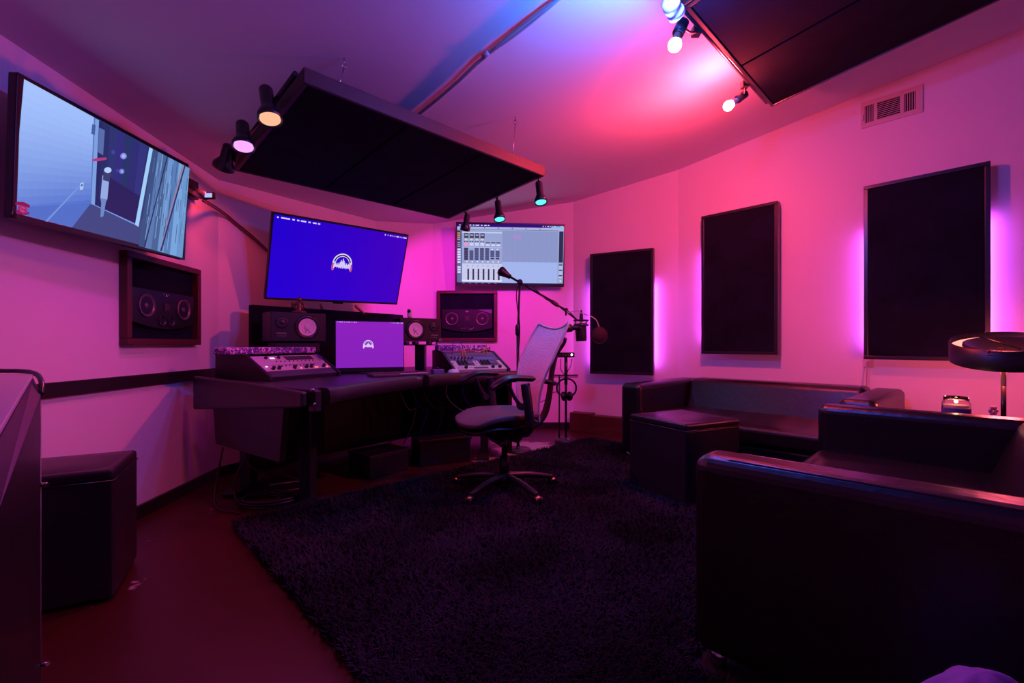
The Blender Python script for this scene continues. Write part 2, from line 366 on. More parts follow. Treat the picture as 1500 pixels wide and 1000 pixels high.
# the lamp just above the frame throws cyan up on the ceiling
spot('uplight', at(985, -25, 1.75), V((-.12, .05, 1)), (.01, .45, 1), LS['uplight'], 168, .6, .03)
spot('red_bulb_beam', at(1067, 155, 2.95) + V((-.02, .045, -.03)), V((-.3, .8, -.45)), RED, LS['red'], 176, .7, .04)
point('blue_fill_light', at(985, -30, 1.75), CYAN, LS['blue'], .04)  # extra blue fill added above the frame for the walls, no lamp body

def bare_lamp(label, a, b_, c, r, rail_pt, col, lightcol, energy, st):
    a, b_, c = V(a), V(b_), V(c); d = (b_ - a).normalized(); Ln = (b_ - a).length
    t = thing('bulb_lamp', label, 'lamp', a)
    part('socket', MB().lathe([(0, .001), (0, .026), (Ln, .026), (Ln, .02), (Ln * .9, .001)], a, d, 18), M['satin'], t, world=True)
    dd = (c - b_).normalized(); q = (c - b_).length
    part('bulb_neck', MB().lathe([(-.005, .014), (q * .35, .019), (q * .6, r * .8)], b_, dd, 16), M['white'], t, world=True)
    part('bulb', MB().sph(c, r, 20), em('bulb_glow', col, st), t, world=True)
    rp = V(rail_pt)
    part('bracket', MB().tube([a.lerp(b_, .4), a.lerp(rp, .5) + V((0, 0, -.03)), rp], .007, 8).box(-.02, .02, -.02, .02, -.02, .02, Matrix.Translation(rp)), M['satin'], t, world=True)
    if energy:
        o = point('bulb_light', c + dd * (r + .008), lightcol, energy, .04)
    return t
yb1 = 2.0
bare_lamp('bare white bulb with cyan glow in black socket, topmost on the right rail', at(1001, 32, yb1), at(993, 50, yb1), at(988.5, 66, yb1), .029, onceil(1020, 46, .17), (.35, .95, 1), CYAN, L_CYAN, 18)
bare_lamp('bare bulb glowing red white beside the lower corner of the right ceiling panel', at(1092, 137, 2.95), at(1080, 146, 2.95), at(1067, 155, 2.95), .032, onceil(1091, 124, .17), (1, .55, .5), RED, L_RED, 18)
t = thing('bulb_lamp', 'ribbed pale lamp body lit cyan, cut by the top edge of the photo', 'lamp', at(985, 8, 1.9))
part('lamp_body', MB().lathe([(0, .001), (0, .035), (.02, .035), (.021, .032), (.04, .032), (.041, .035), (.06, .035), (.061, .032), (.08, .032), (.081, .001)], at(992, 22, 1.9), at(980, 2, 1.85) - at(992, 22, 1.9), 20), M['white'], t, world=True)
part('bracket', MB().tube([at(990, 14, 1.9), c2G + gv * .06 + gl], .008, 8), M['satin'], t, world=True)

# conduit across the ceiling
pp = [onceil(826, -8, .02), onceil(760, 47, .02), onceil(712, 80, .02), onceil(660, 130, .02), onceil(600, 178, .02)]
single('conduit', MB().tube(pp, .011, 10, 1).cyl(onceil(708, 83, .02), onceil(716, 76, .02), .015), M['pipe'],
       'thin painted conduit pipe running across the ceiling above the hanging panel', 'pipe')
mb = MB().tube([onceil(842, -20, .02), onceil(780, 25, .02), onceil(714, 78, .02)], .009, 8, 1)
single('ceiling_cable', mb, M['pipe'], 'thin cable beside the conduit at the top of the ceiling', 'cable')

# ------------------------------------------------------------------ wall items
def wall_panel(Wf, label, x0, x1, ztop, zbot, leds=True):
    a, zt = Wf.hit(x0, ztop, .12); b_, _ = Wf.hit(x1, ztop, .12); _, zb = Wf.hit(x0, zbot, .12)
    t = Wf.thing('wall_panel', label, 'acoustic panel', (a + b_) / 2, zb, 'acoustic panels on the right walls'); wd = (b_ - a) / 2; h = zt - zb
    fr = .028
    for q in ((-wd, wd, 0, fr), (-wd, wd, h - fr, h)): part('frame_board', MB().box(q[0], q[1], -.12, -.05, q[2], q[3]), M['satin'], t, bevel=.003)
    for q in ((-wd, -wd + fr), (wd - fr, wd)): part('frame_board', MB().box(q[0], q[1], -.119, -.05, fr, h - fr), M['satin'], t, bevel=.003)
    part('fabric', MB().box(-wd + fr, wd - fr, -.117, -.055, fr, h - fr), M['cloth'], t, bevel=.006)
    part('standoff', MB().box(-wd * .5, wd * .5, -.055, -.001, h * .5 - .03, h * .5 + .03), M['blackp'], t)
    for sx in leds:
        part('led_strip', MB().box(sx * (wd - .02) - .006, sx * (wd - .02) + .006, -.05, -.043, h * .08, h * .74), M['led'], t)
    return t
wall_panel(WFR, 'black acoustic panel on the wall behind the microphone, smallest looking of three', 864, 957, 372, 547, (-1, 1))
wall_panel(WR, 'black acoustic panel above the middle of the far leather sofa', 1027, 1139, 317, 518, (-1,))
wall_panel(WR, 'large black acoustic panel behind the round table lamp, nearest on the right wall', 1265, 1451, 273, 526, (-1, 1))

# vent
a, zt = WR.hit(1261, 151, .01); b_, _ = WR.hit(1352, 124, .01); _, zb = WR.hit(1261, 189, .01)
t = WR.thing('air_vent', 'cream metal air vent high on the right wall', 'vent', (a + b_) / 2, zb); wd = (b_ - a) / 2; h = zt - zb
part('duct_opening', MB().box(-wd * .92, wd * .8, -.006, -.001, h * .16, h * .84), M['hole'], t)
for (x0, x1, z0, z1) in ((-wd, wd, 0, h * .17), (-wd, wd, h * .83, h), (-wd, -wd * .86, h * .17, h * .83), (wd * .78, wd, h * .17, h * .83), (-wd * .56, -wd * .44, h * .17, h * .83), (wd * .3, wd * .42, h * .17, h * .83)):
    part('vent_frame', MB().box(x0, x1, -.014, -.001, z0, z1), M['vent'], t, bevel=.002)
R40 = Matrix.Rotation(.6, 4, 'X')
for k in range(10):
    z = h * (.2 + .62 * k / 9.)
    part('slat', MB().box(-wd * .44, wd * .3, -.007, .007, -.0016, .0016, Matrix.Translation((0, -.0075, z)) @ R40), M['vent'], t)
for x0, x1 in ((-wd * .86, -wd * .56), (wd * .42, wd * .78)):
    for k in range(5):
        x = x0 + (x1 - x0) * (k + .5) / 5
        part('slat', MB().box(-.002, .002, -.012, -.002, h * .17, h * .83, Matrix.Translation((x, 0, 0))), M['vent'], t)
part('lever', MB().box(-wd * .95, -wd * .9, -.03, -.012, h * .28, h * .5), M['vent'], t)

# framed main monitors
def main_monitor(Wf, label, x0, x1, z0, z1, blue):
    wd = (x1 - x0) / 2; h = z1 - z0
    t = Wf.thing('framed_speaker', label, 'speaker', (x0 + x1) / 2, z0)
    f = .036
    for q in ((-wd, wd, 0, f), (-wd, wd, h - f, h), (-wd, -wd + f, f, h - f), (wd - f, wd, f, h - f)):
        part('frame_board', MB().box(q[0], q[1], -.045, -.001, q[2], q[3]), M['redwood'], t, bevel=.004)
    part('backing', MB().box(-wd + f, wd - f, -.006, -.001, f, h - f), M['cloth'], t)
    bw = wd - f - .02; zc = h * .42; bh = h * .21
    # baffle: straight top, bottom bowed, corners clipped
    pts = [(-bw, zc - bh * .8), (-bw * .5, zc - bh * 1.05), (0, zc - bh * 1.15), (bw * .5, zc - bh * 1.05), (bw, zc - bh * .8), (bw, zc + bh), (-bw, zc + bh)]
    bf = part('cabinet', MB().hexa([V((x, -.006, z)) for x, z in pts], [V((x, -.03, z)) for x, z in pts]), M['blackp'], t, bevel=.004)
    for sx in (-1, 1):
        c = V((sx * bw * .6, -.03, zc + bh * .1)); r = bh * .62
        wf = part('woofer', MB().lathe([(0, r), (.006, r), (.007, r * .88), (.001, r * .8), (-.012, r * .35), (-.010, .001)], c, (0, -1, 0), 28), M['driver'], t)
        part('dust_cap', MB().sph(c + V((0, .006, 0)), r * .3, 14, (1, .5, 1)), M['driver'], wf)
        for k in range(4):
            an = PI / 4 + k * PI / 2
            if k % 2 == (sx > 0): part('screw', MB().sph(c + V((math.cos(an) * r * .94, -.006, math.sin(an) * r * .94)), .004, 6), M['steel'], wf)
        p0 = V((sx * bw * .15, -.031, zc - bh * .62)); rp = bh * .27
        part('bass_port', MB().lathe([(0, rp), (.004, rp), (.004, rp * .86), (-.015, rp * .8), (-.015, .001)], p0, (0, -1, 0), 20), M['blackp'], t)
        part('port_rim', MB().tube([p0 + V((math.cos(a_) * rp, -.004, math.sin(a_) * rp)) for a_ in np.linspace(PI * 1.2, PI * 1.9, 7)], .003, 5, 0), M['steel'], t)
    part('tweeter', MB().box(-bh * .2, bh * .2, -.034, -.03, zc - bh * .08, zc + bh * .34), pm('copper_ribbon', (.05, .025, .012), .5), t, bevel=.003)
    # maker's emblem: small triangle flanked by two dots
    e = MB().add([V((-.009, -.0325, zc + bh * .74)), V((.009, -.0325, zc + bh * .74)), V((0, -.0325, zc + bh * .9))], [(0, 1, 2)])
    e.sph((-.022, -.031, zc + bh * .84), .003, 6).sph((.022, -.031, zc + bh * .84), .003, 6)
    part('emblem', e, M['white'], t)
    if blue:
        part('corner_plate', MB().add([V((bw * .42, -.0312, zc + bh * .98)), V((bw * .98, -.0312, zc + bh * .98)), V((bw * .98, -.0312, zc + bh * .62))], [(0, 1, 2)]), pm('slate_plate', (.16, .15, .22), .3), t, solid=.001)
    return t
x0, _ = WL.hit(174, 505); x1, _ = WL.hit(285, 505)
main_monitor(WL, 'framed black twin-woofer speaker under the tilted left television', x0, x1, 1.0, 1.52, False)
x0, _ = WF.hit(640, 498, .04); x1, _ = WF.hit(728, 498, .04)
main_monitor(WF, 'framed black twin-woofer speaker under the mixer television', x0, x1, 1.045, 1.645, True)

# ------------------------------------------------------------------ televisions
def rect_pose(A, B, Cc, D, s):
    a = np.array; rr_ = lambda p: a([(p[0] - CX) / FPX, 1, (CY - p[1]) / FPX])
    k = np.linalg.solve(np.array([-rr_(B), rr_(Cc), -rr_(D)]).T, -rr_(A))
    Q = [rr_(A) * s, rr_(B) * k[0] * s, rr_(Cc) * k[1] * s, rr_(D) * k[2] * s]
    Q = [V(q) + EYE for q in Q]; c = sum(Q, V()) / 4
    x = ((Q[1] - Q[0]) + (Q[2] - Q[3])); W_ = x.length / 2; x.normalize()
    z = ((Q[0] - Q[3]) + (Q[1] - Q[2])); H_ = z.length / 2; z = (z - x * z.dot(x)).normalized(); y = z.cross(x)
    m = Matrix((x, y, z)).transposed().to_4x4(); m.translation = c
    return m, W_, H_
class Screen:
    """flat picture on a panel: polygons in photo pixels or unit coordinates, painted in order"""
    def __init__(s, mat, W_, H_, y): s.m = mat; s.W = W_; s.H = H_; s.y = y; s.mb = MB(); s.k = 0; s.inv = mat.inverted()
    def loc(s, px, py):
        o = s.inv @ EYE; d = s.inv.to_3x3() @ ray(px, py); k = (s.y - o.y) / d.y; p = o + d * k; return p.x, p.z
    def poly(s, pts, col, same=False):
        if not same: s.k += 1
        y = s.y - s.k * .00012
        s.mb.add([V((x, y, z)) for x, z in pts], [tuple(range(len(pts)))], False, tuple(col))
    def pix(s, pts, col, same=False): s.poly([s.loc(*p) for p in pts], col, same)
    def uv(s, u0, v0, u1, v1, col, same=True):   # unit coords, v down from the top
        W_, H_ = s.W, s.H
        s.poly([(-W_ / 2 + u * W_, H_ / 2 - v * H_) for u, v in ((u0, v0), (u1, v0), (u1, v1), (u0, v1))], col, same)
def tv(label, corners, s, bez, mount_to, name='television', thick=.035):
    m, W_, H_ = rect_pose(*corners, s)
    t = thing(name, label, 'television', mat4=m)
    w2, h2 = W_ / 2, H_ / 2
    part('housing', MB().box(-w2, w2, 0, thick, -h2, h2), M['blackp'], t, bevel=.004)
    for q in ((-w2, w2, h2 - bez, h2), (-w2, w2, -h2, -h2 + bez * 1.6), (-w2, -w2 + bez, -h2, h2), (w2 - bez, w2, -h2, h2)):
        part('bezel', MB().box(q[0], q[1], -.003, 0, q[2], q[3]), M['satin'], t, bevel=.001)
    sc = Screen(m, W_ - 2 * bez, H_ - 2.6 * bez, -.001); sc.dz = .3 * bez
    if mount_to is not None:
        q = m.inverted() @ V(mount_to)
        mt = MB().box(-.2, .2, thick, thick + .02, -.12, .12).tube([V((0, thick, 0)), V((.12, (q.y + thick) / 2, q.z * .5)), q], .022, 8, 0)
        part('wall_mount', mt, M['satin'], t)
    return t, sc, W_, H_

# left television: camera view of the live room
t1, s1, W1, H1 = tv('tilted television on the left wall showing a doorway and microphone', ((30, 108), (278, 242), (268, 380), (12, 318)), 1.78, .014, (-2.1, 2.3, 1.75))
cx = lambda x, y: (x / 3.125, y / 3.125 + 80)           # crop coordinates to photo pixels
pc = lambda pts: [cx(*p) for p in pts]
NG = 14
def lerp3(a, b_, f): return tuple(a[i] + (b_[i] - a[i]) * f for i in range(3))
s1.pix(pc([(110, 112), (866, 520), (833, 930), (55, 730)]), srgb(52, 62, 118))
NJ = 16
for j in range(NJ):                                      # pale blue wall, brightest at the top left
    for i in range(10):
        def wp(u, v):
            a_, b2 = V((110, 112)), V((432, 288)); c_, d_ = V((55, 730)), V((412, 690 if v < .99 else 690))
            return tuple(a_.lerp(b2, u).lerp(c_.lerp(V((425, 690)), u), v))
        col = lerp3(srgb(165, 195, 255), srgb(80, 112, 205), min(1, (j / NJ) ** 1.3 * .95 + .12 * (i / 10)))
        s1.pix(pc([wp(i / 10, j / NJ), wp((i + 1) / 10, j / NJ), wp((i + 1) / 10, (j + 1) / NJ), wp(i / 10, (j + 1) / NJ)]), col, not (i == 0 and j == 0))
s1.pix(pc([(55, 728), (410, 688), (330, 795)]), srgb(76, 105, 195))
s1.pix(pc([(55, 700), (75, 728), (330, 795), (412, 690), (412, 680)]), srgb(82, 112, 200))
s1.pix(pc([(412, 684), (690, 760), (640, 885), (326, 795)]), srgb(66, 72, 130))          # floor
s1.pix(pc([(450, 300), (690, 428), (618, 772), (436, 690)]), srgb(38, 40, 98))            # dark doorway
for k in range(6): s1.pix(pc([(470 + k * 34, 312 + k * 18), (506 + k * 34, 331 + k * 18), (486 + k * 28, 640 + k * 14), (452 + k * 30, 628 + k * 14)]), srgb(40 + 5 * (k % 3), 46 + 6 * (k % 2), 104 + 10 * (k % 3)))
s1.pix(pc([(500, 560), (650, 655), (618, 772), (470, 700)]), srgb(44, 34, 92))
s1.pix(pc([(428, 288), (452, 300), (432, 690), (412, 680)]), srgb(125, 160, 225))         # door jamb
s1.pix(pc([(428, 288), (434, 291), (416, 682), (412, 680)]), srgb(90, 120, 190))
s1.pix(pc([(452, 334), (478, 346), (470, 460), (446, 446)]), srgb(88, 110, 170))          # wall plate
s1.pix(pc([(420, 318), (436, 322), (432, 368), (416, 362)]), srgb(70, 95, 160))
s1.pix(pc([(682, 424), (698, 432), (632, 788), (616, 778)]), srgb(160, 205, 250))         # bright frame edge
s1.pix(pc([(430, 686), (616, 772), (614, 778), (430, 690)]), srgb(120, 150, 220))
for k in range(7):                                                                        # grey timber wall
    f0, f1 = k / 7, (k + 1) / 7; T0, T1, B0, B1 = V((698, 432)), V((866, 520)), V((632, 875)), V((833, 930))
    s1.pix(pc([tuple(T0.lerp(T1, f0)), tuple(T0.lerp(T1, f1)), tuple(B0.lerp(B1, f1)), tuple(B0.lerp(B1, f0))]), [srgb(60, 80, 130), srgb(92, 122, 178), srgb(74, 100, 150), srgb(110, 150, 205), srgb(88, 126, 185), srgb(120, 165, 220), srgb(105, 150, 205)][k], k > 0)
for k in range(60):
    f = random.random(); g_ = random.random() * .8; T0, T1, B0, B1 = V((698, 432)), V((866, 520)), V((632, 875)), V((833, 930))
    a_ = T0.lerp(T1, f).lerp(B0.lerp(B1, f), g_); c_ = T0.lerp(T1, f).lerp(B0.lerp(B1, f), min(1, g_ + .12 + random.random() * .12)); ww = V((2.5, 1))
    s1.pix(pc([tuple(a_), tuple(a_ + ww), tuple(c_ + ww), tuple(c_)]), random.choice([srgb(60, 88, 140), srgb(130, 172, 225), srgb(80, 112, 165)]), k > 0)
s1.pix(pc([(762, 465), (766, 468), (662, 880), (656, 880)]), srgb(34, 46, 92)); s1.pix(pc([(842, 505), (848, 508), (738, 900), (730, 898)]), srgb(46, 50, 100))
s1.pix(pc([(832, 502), (841, 506), (736, 880), (733, 880)]), srgb(150, 130, 165))
s1.pix(pc([(415, 540), (418, 546), (212, 765), (204, 762)]), srgb(120, 150, 220))         # conduit on the wall
s1.pix(pc([(364, 588), (380, 584), (378, 616), (362, 620)]), srgb(170, 195, 240)); s1.pix(pc([(368, 594), (376, 592), (375, 600), (367, 602)]), srgb(60, 80, 140))
s1.pix(pc([(466, 552), (498, 556), (488, 662), (456, 656)]), srgb(150, 170, 225))         # hanging microphone
s1.pix(pc([(456, 656), (488, 662), (482, 672), (470, 740), (456, 744), (460, 680)]), srgb(110, 135, 200))
s1.pix(pc([(470, 530), (505, 536), (498, 582), (468, 574)]), srgb(60, 62, 110))
circ = lambda x, y, r, r2=None, n=16, t0=0: [(x + r * math.cos(2 * PI * i / n), y + (r2 or r) * math.sin(2 * PI * i / n)) for i in range(n)]
s1.pix(pc(circ(490, 528, 17, 13)), srgb(180, 205, 250))
for (x, y, r, c_) in ((562, 464, 15, srgb(128, 135, 225)), (554, 534, 12, srgb(110, 125, 215)), (514, 446, 9, srgb(70, 66, 165)), (534, 530, 8, srgb(66, 62, 150)), (562, 464, 8, srgb(170, 180, 245)), (554, 534, 6, srgb(150, 165, 240))): s1.pix(pc(circ(x, y, r)), c_)
s1.pix(pc([(416, 480), (440, 472), (482, 470), (484, 480), (450, 487), (420, 488)]), srgb(170, 60, 130))
# red badge in the lower left corner: banner, round shield, banner
s1.pix(pc([(62, 678), (72, 672), (104, 674), (132, 688), (130, 702), (112, 696), (84, 688), (66, 688)]), srgb(140, 20, 84))
s1.pix(pc([(78, 688), (114, 696), (122, 716), (112, 728), (98, 732), (82, 722), (76, 704)]), srgb(165, 40, 112))
s1.pix(pc([(64, 712), (76, 708), (90, 722), (104, 728), (128, 718), (130, 728), (112, 734), (88, 732), (70, 724)]), srgb(140, 20, 84))
s1.pix(pc(circ(99, 708, 11, 13)), srgb(190, 70, 130)); s1.pix(pc(circ(96, 706, 4)), srgb(130, 20, 90)); s1.pix(pc(circ(105, 710, 4)), srgb(130, 20, 90))
part('screen', s1.mb, M['screen'], t1)

def headphone_logo(sc, cx_, cz, r, white, dark, pink):
    n = 22; pt = lambda a_, q: (cx_ + q * math.cos(a_), cz + q * math.sin(a_))
    a0, a1 = -.25, PI + .25
    for (ri, ro, col) in ((.93, 1.08, white), (.80, .95, dark), (.74, .81, white)):
        for i in range(n):
            f0, f1 = a0 + (a1 - a0) * i / n, a0 + (a1 - a0) * (i + 1) / n
            sc.poly([pt(f0, r * ri), pt(f1, r * ri), pt(f1, r * ro), pt(f0, r * ro)], col, i > 0)
    for sx in (-1, 1):
        sc.poly([(cx_ + sx * r * (1 + .16 * x), cz - r * .42 + r * .42 * z) for x, z in circ(0, 0, 1)], pink)
    hs = [.75, .28, .45, .25, .55, .3, .7, 1.05, .85, 1.35, 1.0, .7, .35, .6, .3, .5, .28, .75]
    lo = [.62, .35, .3, .42, .3, .5, .4, .55, .3, .6, .35, .5, .42, .6, .3, .5, .45, .75]
    for i, (h, l) in enumerate(zip(hs, lo)):
        x = cx_ + (i - 8.5) / 9 * r * .95
        sc.poly([(x - r * .045, cz - r * (.25 + l * .5)), (x + r * .045, cz - r * (.25 + l * .5)), (x + r * .045, cz - r * .3 + r * h * .62), (x - r * .045, cz - r * .3 + r * h * .62)], white, i > 0)
def menu_bar(sc, col, y=.022, h=.016, left=((.02, .03), (.045, .10), (.115, .13), (.145, .16), (.17, .205), (.22, .235), (.25, .275), (.285, .30)),
             right=((.80, .808), (.825, .83), (.845, .857), (.868, .874), (.886, .892), (.903, .925), (.935, .939), (.95, .955), (.965, .995))):
    for k, (a_, b2) in enumerate(left + right): sc.uv(a_, y, b2, y + h, col, k > 0)
def fill_bg(sc, fn, n=12, m=8):
    for i in range(n):
        for j in range(m): sc.uv(i / n, j / m, (i + 1) / n, (j + 1) / m, fn((i + .5) / n, (j + .5) / m), not (i == 0 and j == 0))

t2, s2, W2, H2 = tv('tilted television above the desk with blue screen and headphone emblem', ((400, 310), (599, 344), (581, 446), (387, 438)), 3.4, .011, (-1.62, 4.75, 1.78))
fill_bg(s2, lambda u, v: srgb(34 + 32 * u, 0, 205 - 18 * u + 6 * v))
menu_bar(s2, srgb(225, 215, 255))
lx, lz = s2.loc(501.5, 386); headphone_logo(s2, lx, lz, .080, srgb(225, 215, 255), srgb(22, 10, 70), srgb(190, 80, 150))
part('screen', s2.mb, M['screen'], t2)
part('logo_bar', MB().box(-.045, .045, -.008, .004, -H2 / 2 - .012, -H2 / 2), M['blackp'], t2)
mb = MB()
for a_, b2 in (((428, 444), (431, 458)), ((470, 447), (474, 458)), ((521, 448), (533, 459))): mb.tube([at(*a_, 3.95), at(*b2, 4.1)], .012, 8, 0)
part('mount_strut', mb, pm('copper_strut', (.5, .25, .18), .4, metal=.3), t2, world=True)
part('mount_plate', MB().box(-.25, .25, .16, .19, -H2 / 2 + .03, -H2 / 2 + .2), M['satin'], t2)

t3, s3, W3, H3 = tv('television on the front wall showing a sound mixer window', ((668, 325), (828, 328), (826, 420), (668, 418)), 5.22, .014, (-.05, 5.44, 1.95))
bgc = srgb(150, 165, 210)
s3.uv(0, 0, 1, 1, bgc, False)
s3.uv(0, 0, 1, .045, srgb(48, 10, 120), False); menu_bar(s3, srgb(220, 215, 245), .012, .018)
s3.uv(.88, .02, 1, .05, srgb(120, 190, 235), False)
s3.uv(0, .045, 1, .10, srgb(170, 180, 225), False); s3.uv(.04, .085, .95, .092, srgb(70, 75, 110), False)
for k in range(6): s3.uv(.12 + k * .13, .055, .127 + k * .13, .075, srgb(70, 75, 110), k > 0)
s3.uv(.42, .10, .945, .62, srgb(138, 150, 200), False); s3.uv(.42, .62, .945, .975, srgb(160, 180, 235), False)
for k in range(9): s3.uv(.46 + k * .053, .10, .462 + k * .053, .62, srgb(130, 142, 192), k > 0)
s3.uv(.52, .17, .6, .24, srgb(165, 140, 205), False)
s3.uv(0, .10, .045, .98, srgb(96, 110, 160), False); s3.uv(.0, .12, .03, .40, srgb(40, 44, 80), False)
for k in range(4):
    for q in range(2): s3.uv(.003 + q * .014, .145 + k * .035, .012 + q * .014, .165 + k * .035, srgb(240, 190, 90) if k < 3 else srgb(190, 200, 240), k + q > 0)
for k in range(3): s3.uv(.003, .30 + k * .032, .027, .315 + k * .032, srgb(180, 190, 235), k > 0)
for k in range(10): s3.uv(.002, .41 + k * .042, .032, .438 + k * .042, srgb(215, 222, 255) if k != 6 else srgb(90, 100, 150), k > 0)
s3.uv(.045, .13, .42, .15, srgb(195, 205, 240), False)
for k in range(4):
    x = .065 + k * .05; s3.uv(x, .15, x + .04, .235, srgb(58, 62, 96), False); s3.uv(x + .006, .175, x + .034, .195, srgb(170, 175, 205), False)
    s3.uv(x + .005, .245, x + .03, .27, srgb(205, 215, 190), False); s3.uv(x, .285, x + .013, .30, srgb(40, 44, 75), False); s3.uv(x + .022, .285, x + .035, .30, srgb(40, 44, 75), False)
    s3.uv(x, .31, x + .037, .36, srgb(235, 150, 200) if k == 0 else srgb(200, 205, 240), False)
for k in range(3): s3.uv(.265 + k * .05, .30, .305 + k * .05, .315, srgb(40, 44, 75), k > 0); s3.uv(.267 + k * .05, .335, .303 + k * .05, .355, srgb(225, 228, 255), False)
s3.uv(.045, .385, .42, .39, srgb(195, 205, 240), False)
for k in range(7):
    x = .065 + k * .049; s3.uv(x, .395 if k not in (1, 5, 6) else .435, x + .037, .60 if k < 5 else .545, srgb(70, 80, 122) if k else srgb(52, 54, 88), False)
    for q in range(4): s3.uv(x, .44 + q * .04, x + .037, .443 + q * .04, srgb(120, 130, 175), q > 0)
    if k > 4: s3.uv(x + .002, .56, x + .035, .58, srgb(30, 32, 60), False); s3.uv(x + .01, .41, x + .025, .425, srgb(230, 235, 255), False)
    s3.uv(x + .02, .615, x + .033, .635, srgb(235, 238, 255), False)
s3.uv(.045, .655, .42, .96, srgb(196, 202, 235), False)
for k in range(7):
    x = .095 + k * .048; s3.uv(x, .745, x + .016, .945, srgb(44, 48, 78), False); s3.uv(x - .005, .69, x + .008, .70, srgb(90, 95, 140), False)
    s3.uv(x - .017, .80, x - .012, .81, srgb(120, 125, 165), False)
s3.uv(.045, .93, .42, .955, srgb(225, 228, 250), False)
s3.uv(.955, .10, .995, .62, srgb(40, 44, 80), False)
for k in range(8): s3.uv(.958, .65 + k * .03, .992, .668 + k * .03, srgb(190, 200, 240) if k % 3 else srgb(60, 66, 110), k > 0)
W_, H_ = s3.W, s3.H; s3.poly([(-W_ / 2 + W_ * .975 + .012 * math.cos(a_), H_ / 2 - H_ * .93 + .012 * math.sin(a_)) for a_ in np.linspace(0, 2 * PI, 14)[:-1]], srgb(190, 230, 190))
s3.uv(0, .972, 1, 1, srgb(30, 26, 60), False)
for k in range(6): s3.uv(.05 + k * .06, .978, .07 + k * .06, .99, srgb(120, 120, 160), k > 0)
part('screen', s3.mb, M['screen'], t3)

# desktop computer display
mI, WI, HI = rect_pose((491, 470), (590, 472), (592, 537), (493, 539), 3.6)
ti = thing('desktop_computer', 'all-in-one computer on the desk with purple screen and white emblem', 'computer', mat4=mI)
part('housing', MB().box(-WI / 2 - .006, WI / 2 + .006, .002, .022, -HI / 2 - .035, HI / 2 + .006), M['blackp'], ti, bevel=.004)
si = Screen(mI, WI, HI, 0.0)
fill_bg(si, lambda u, v: srgb(142 - 10 * v, 32, 190 - 6 * v), 6, 6)
menu_bar(si, srgb(225, 200, 250), .012, .012)
lx, lz = si.loc(539.5, 505); headphone_logo(si, lx, lz, .036, srgb(235, 215, 255), srgb(120, 40, 190), srgb(225, 200, 250))
part('screen', si.mb, M['screen'], ti)
q = mI.inverted() @ V((mI.translation.x - .03, mI.translation.y + .09, .772))
part('stand', MB().tube([V((0, .02, -HI * .2)), V((0, .10, -HI * .3)), V((q.x, q.y, q.z + .04)), V((q.x, q.y, q.z + .008))], .02, 8), M['satin'], ti)
part('foot', MB().box(-.1, .1, -.09, .09, .772, .78, Matrix.Translation((mI.translation.x - .02, mI.translation.y + .06, 0)) @ Matrix.Rotation(.43, 4, 'Z')), M['satin'], ti, world=True, bevel=.003)

# ------------------------------------------------------------------ mixing desk
DZ = .77
front = [V((-1.01, 2.324)), V((-.93, 2.74)), V((-.80, 3.15)), V((-.62, 3.47)), V((-.42, 3.70)), V((-.18, 3.84)), V((.05, 3.95))]
back = [V((-.25, 4.8)), V((-1.05, 4.85)), V((-1.75, 4.0)), V((-2.03, 2.98))]
desk = thing('mixing_desk', 'large black studio desk with padded front edge and angled wings', 'desk', (-1.0, 3.5, 0))
outl = front + back
part('desktop', MB().hexa([V((*p, DZ - .045)) for p in outl], [V((*p, DZ)) for p in outl]), M['desk'], desk, world=True, bevel=.006)
def pad(pts, name='arm_pad'):
    mb = MB(); n = 12; vs = []
    for i, p in enumerate(pts):
        d = (pts[min(i + 1, len(pts) - 1)] - pts[max(i - 1, 0)]).normalized(); nn = V((d.y, -d.x))
        for k in range(n):
            a_ = 2 * PI * k / n; x = math.copysign(abs(math.cos(a_)) ** .6, math.cos(a_)) * .045; z = math.copysign(abs(math.sin(a_)) ** .6, math.sin(a_)) * .05
            vs.append(V((p.x + nn.x * (x + .01), p.y + nn.y * (x + .01), DZ - .042 + z)))
    m_ = len(pts); mb.add(vs, [(i * n + k, i * n + (k + 1) % n, (i + 1) * n + (k + 1) % n, (i + 1) * n + k) for i in range(m_ - 1) for k in range(n)], True)
    mb.f += [tuple(range(n)), tuple(range((m_ - 1) * n, m_ * n))[::-1]]; mb.smooth += [False] * 2; mb.col += [None] * 2
    return part(name, mb, M['pad'], desk, world=True)
def curve(pts, n=5):
    out = []
    for i in range(len(pts) - 1):
        p0, p1, p2, p3 = pts[max(i - 1, 0)], pts[i], pts[i + 1], pts[min(i + 2, len(pts) - 1)]
        for k in range(n):
            t_ = k / n; out.append(.5 * ((2 * p1) + (-p0 + p2) * t_ + (2 * p0 - 5 * p1 + 4 * p2 - p3) * t_ ** 2 + (-p0 + 3 * p1 - 3 * p2 + p3) * t_ ** 3))
    return out + [pts[-1]]
cf = curve(front)
pad(cf[1:14]); pad(cf[14:])
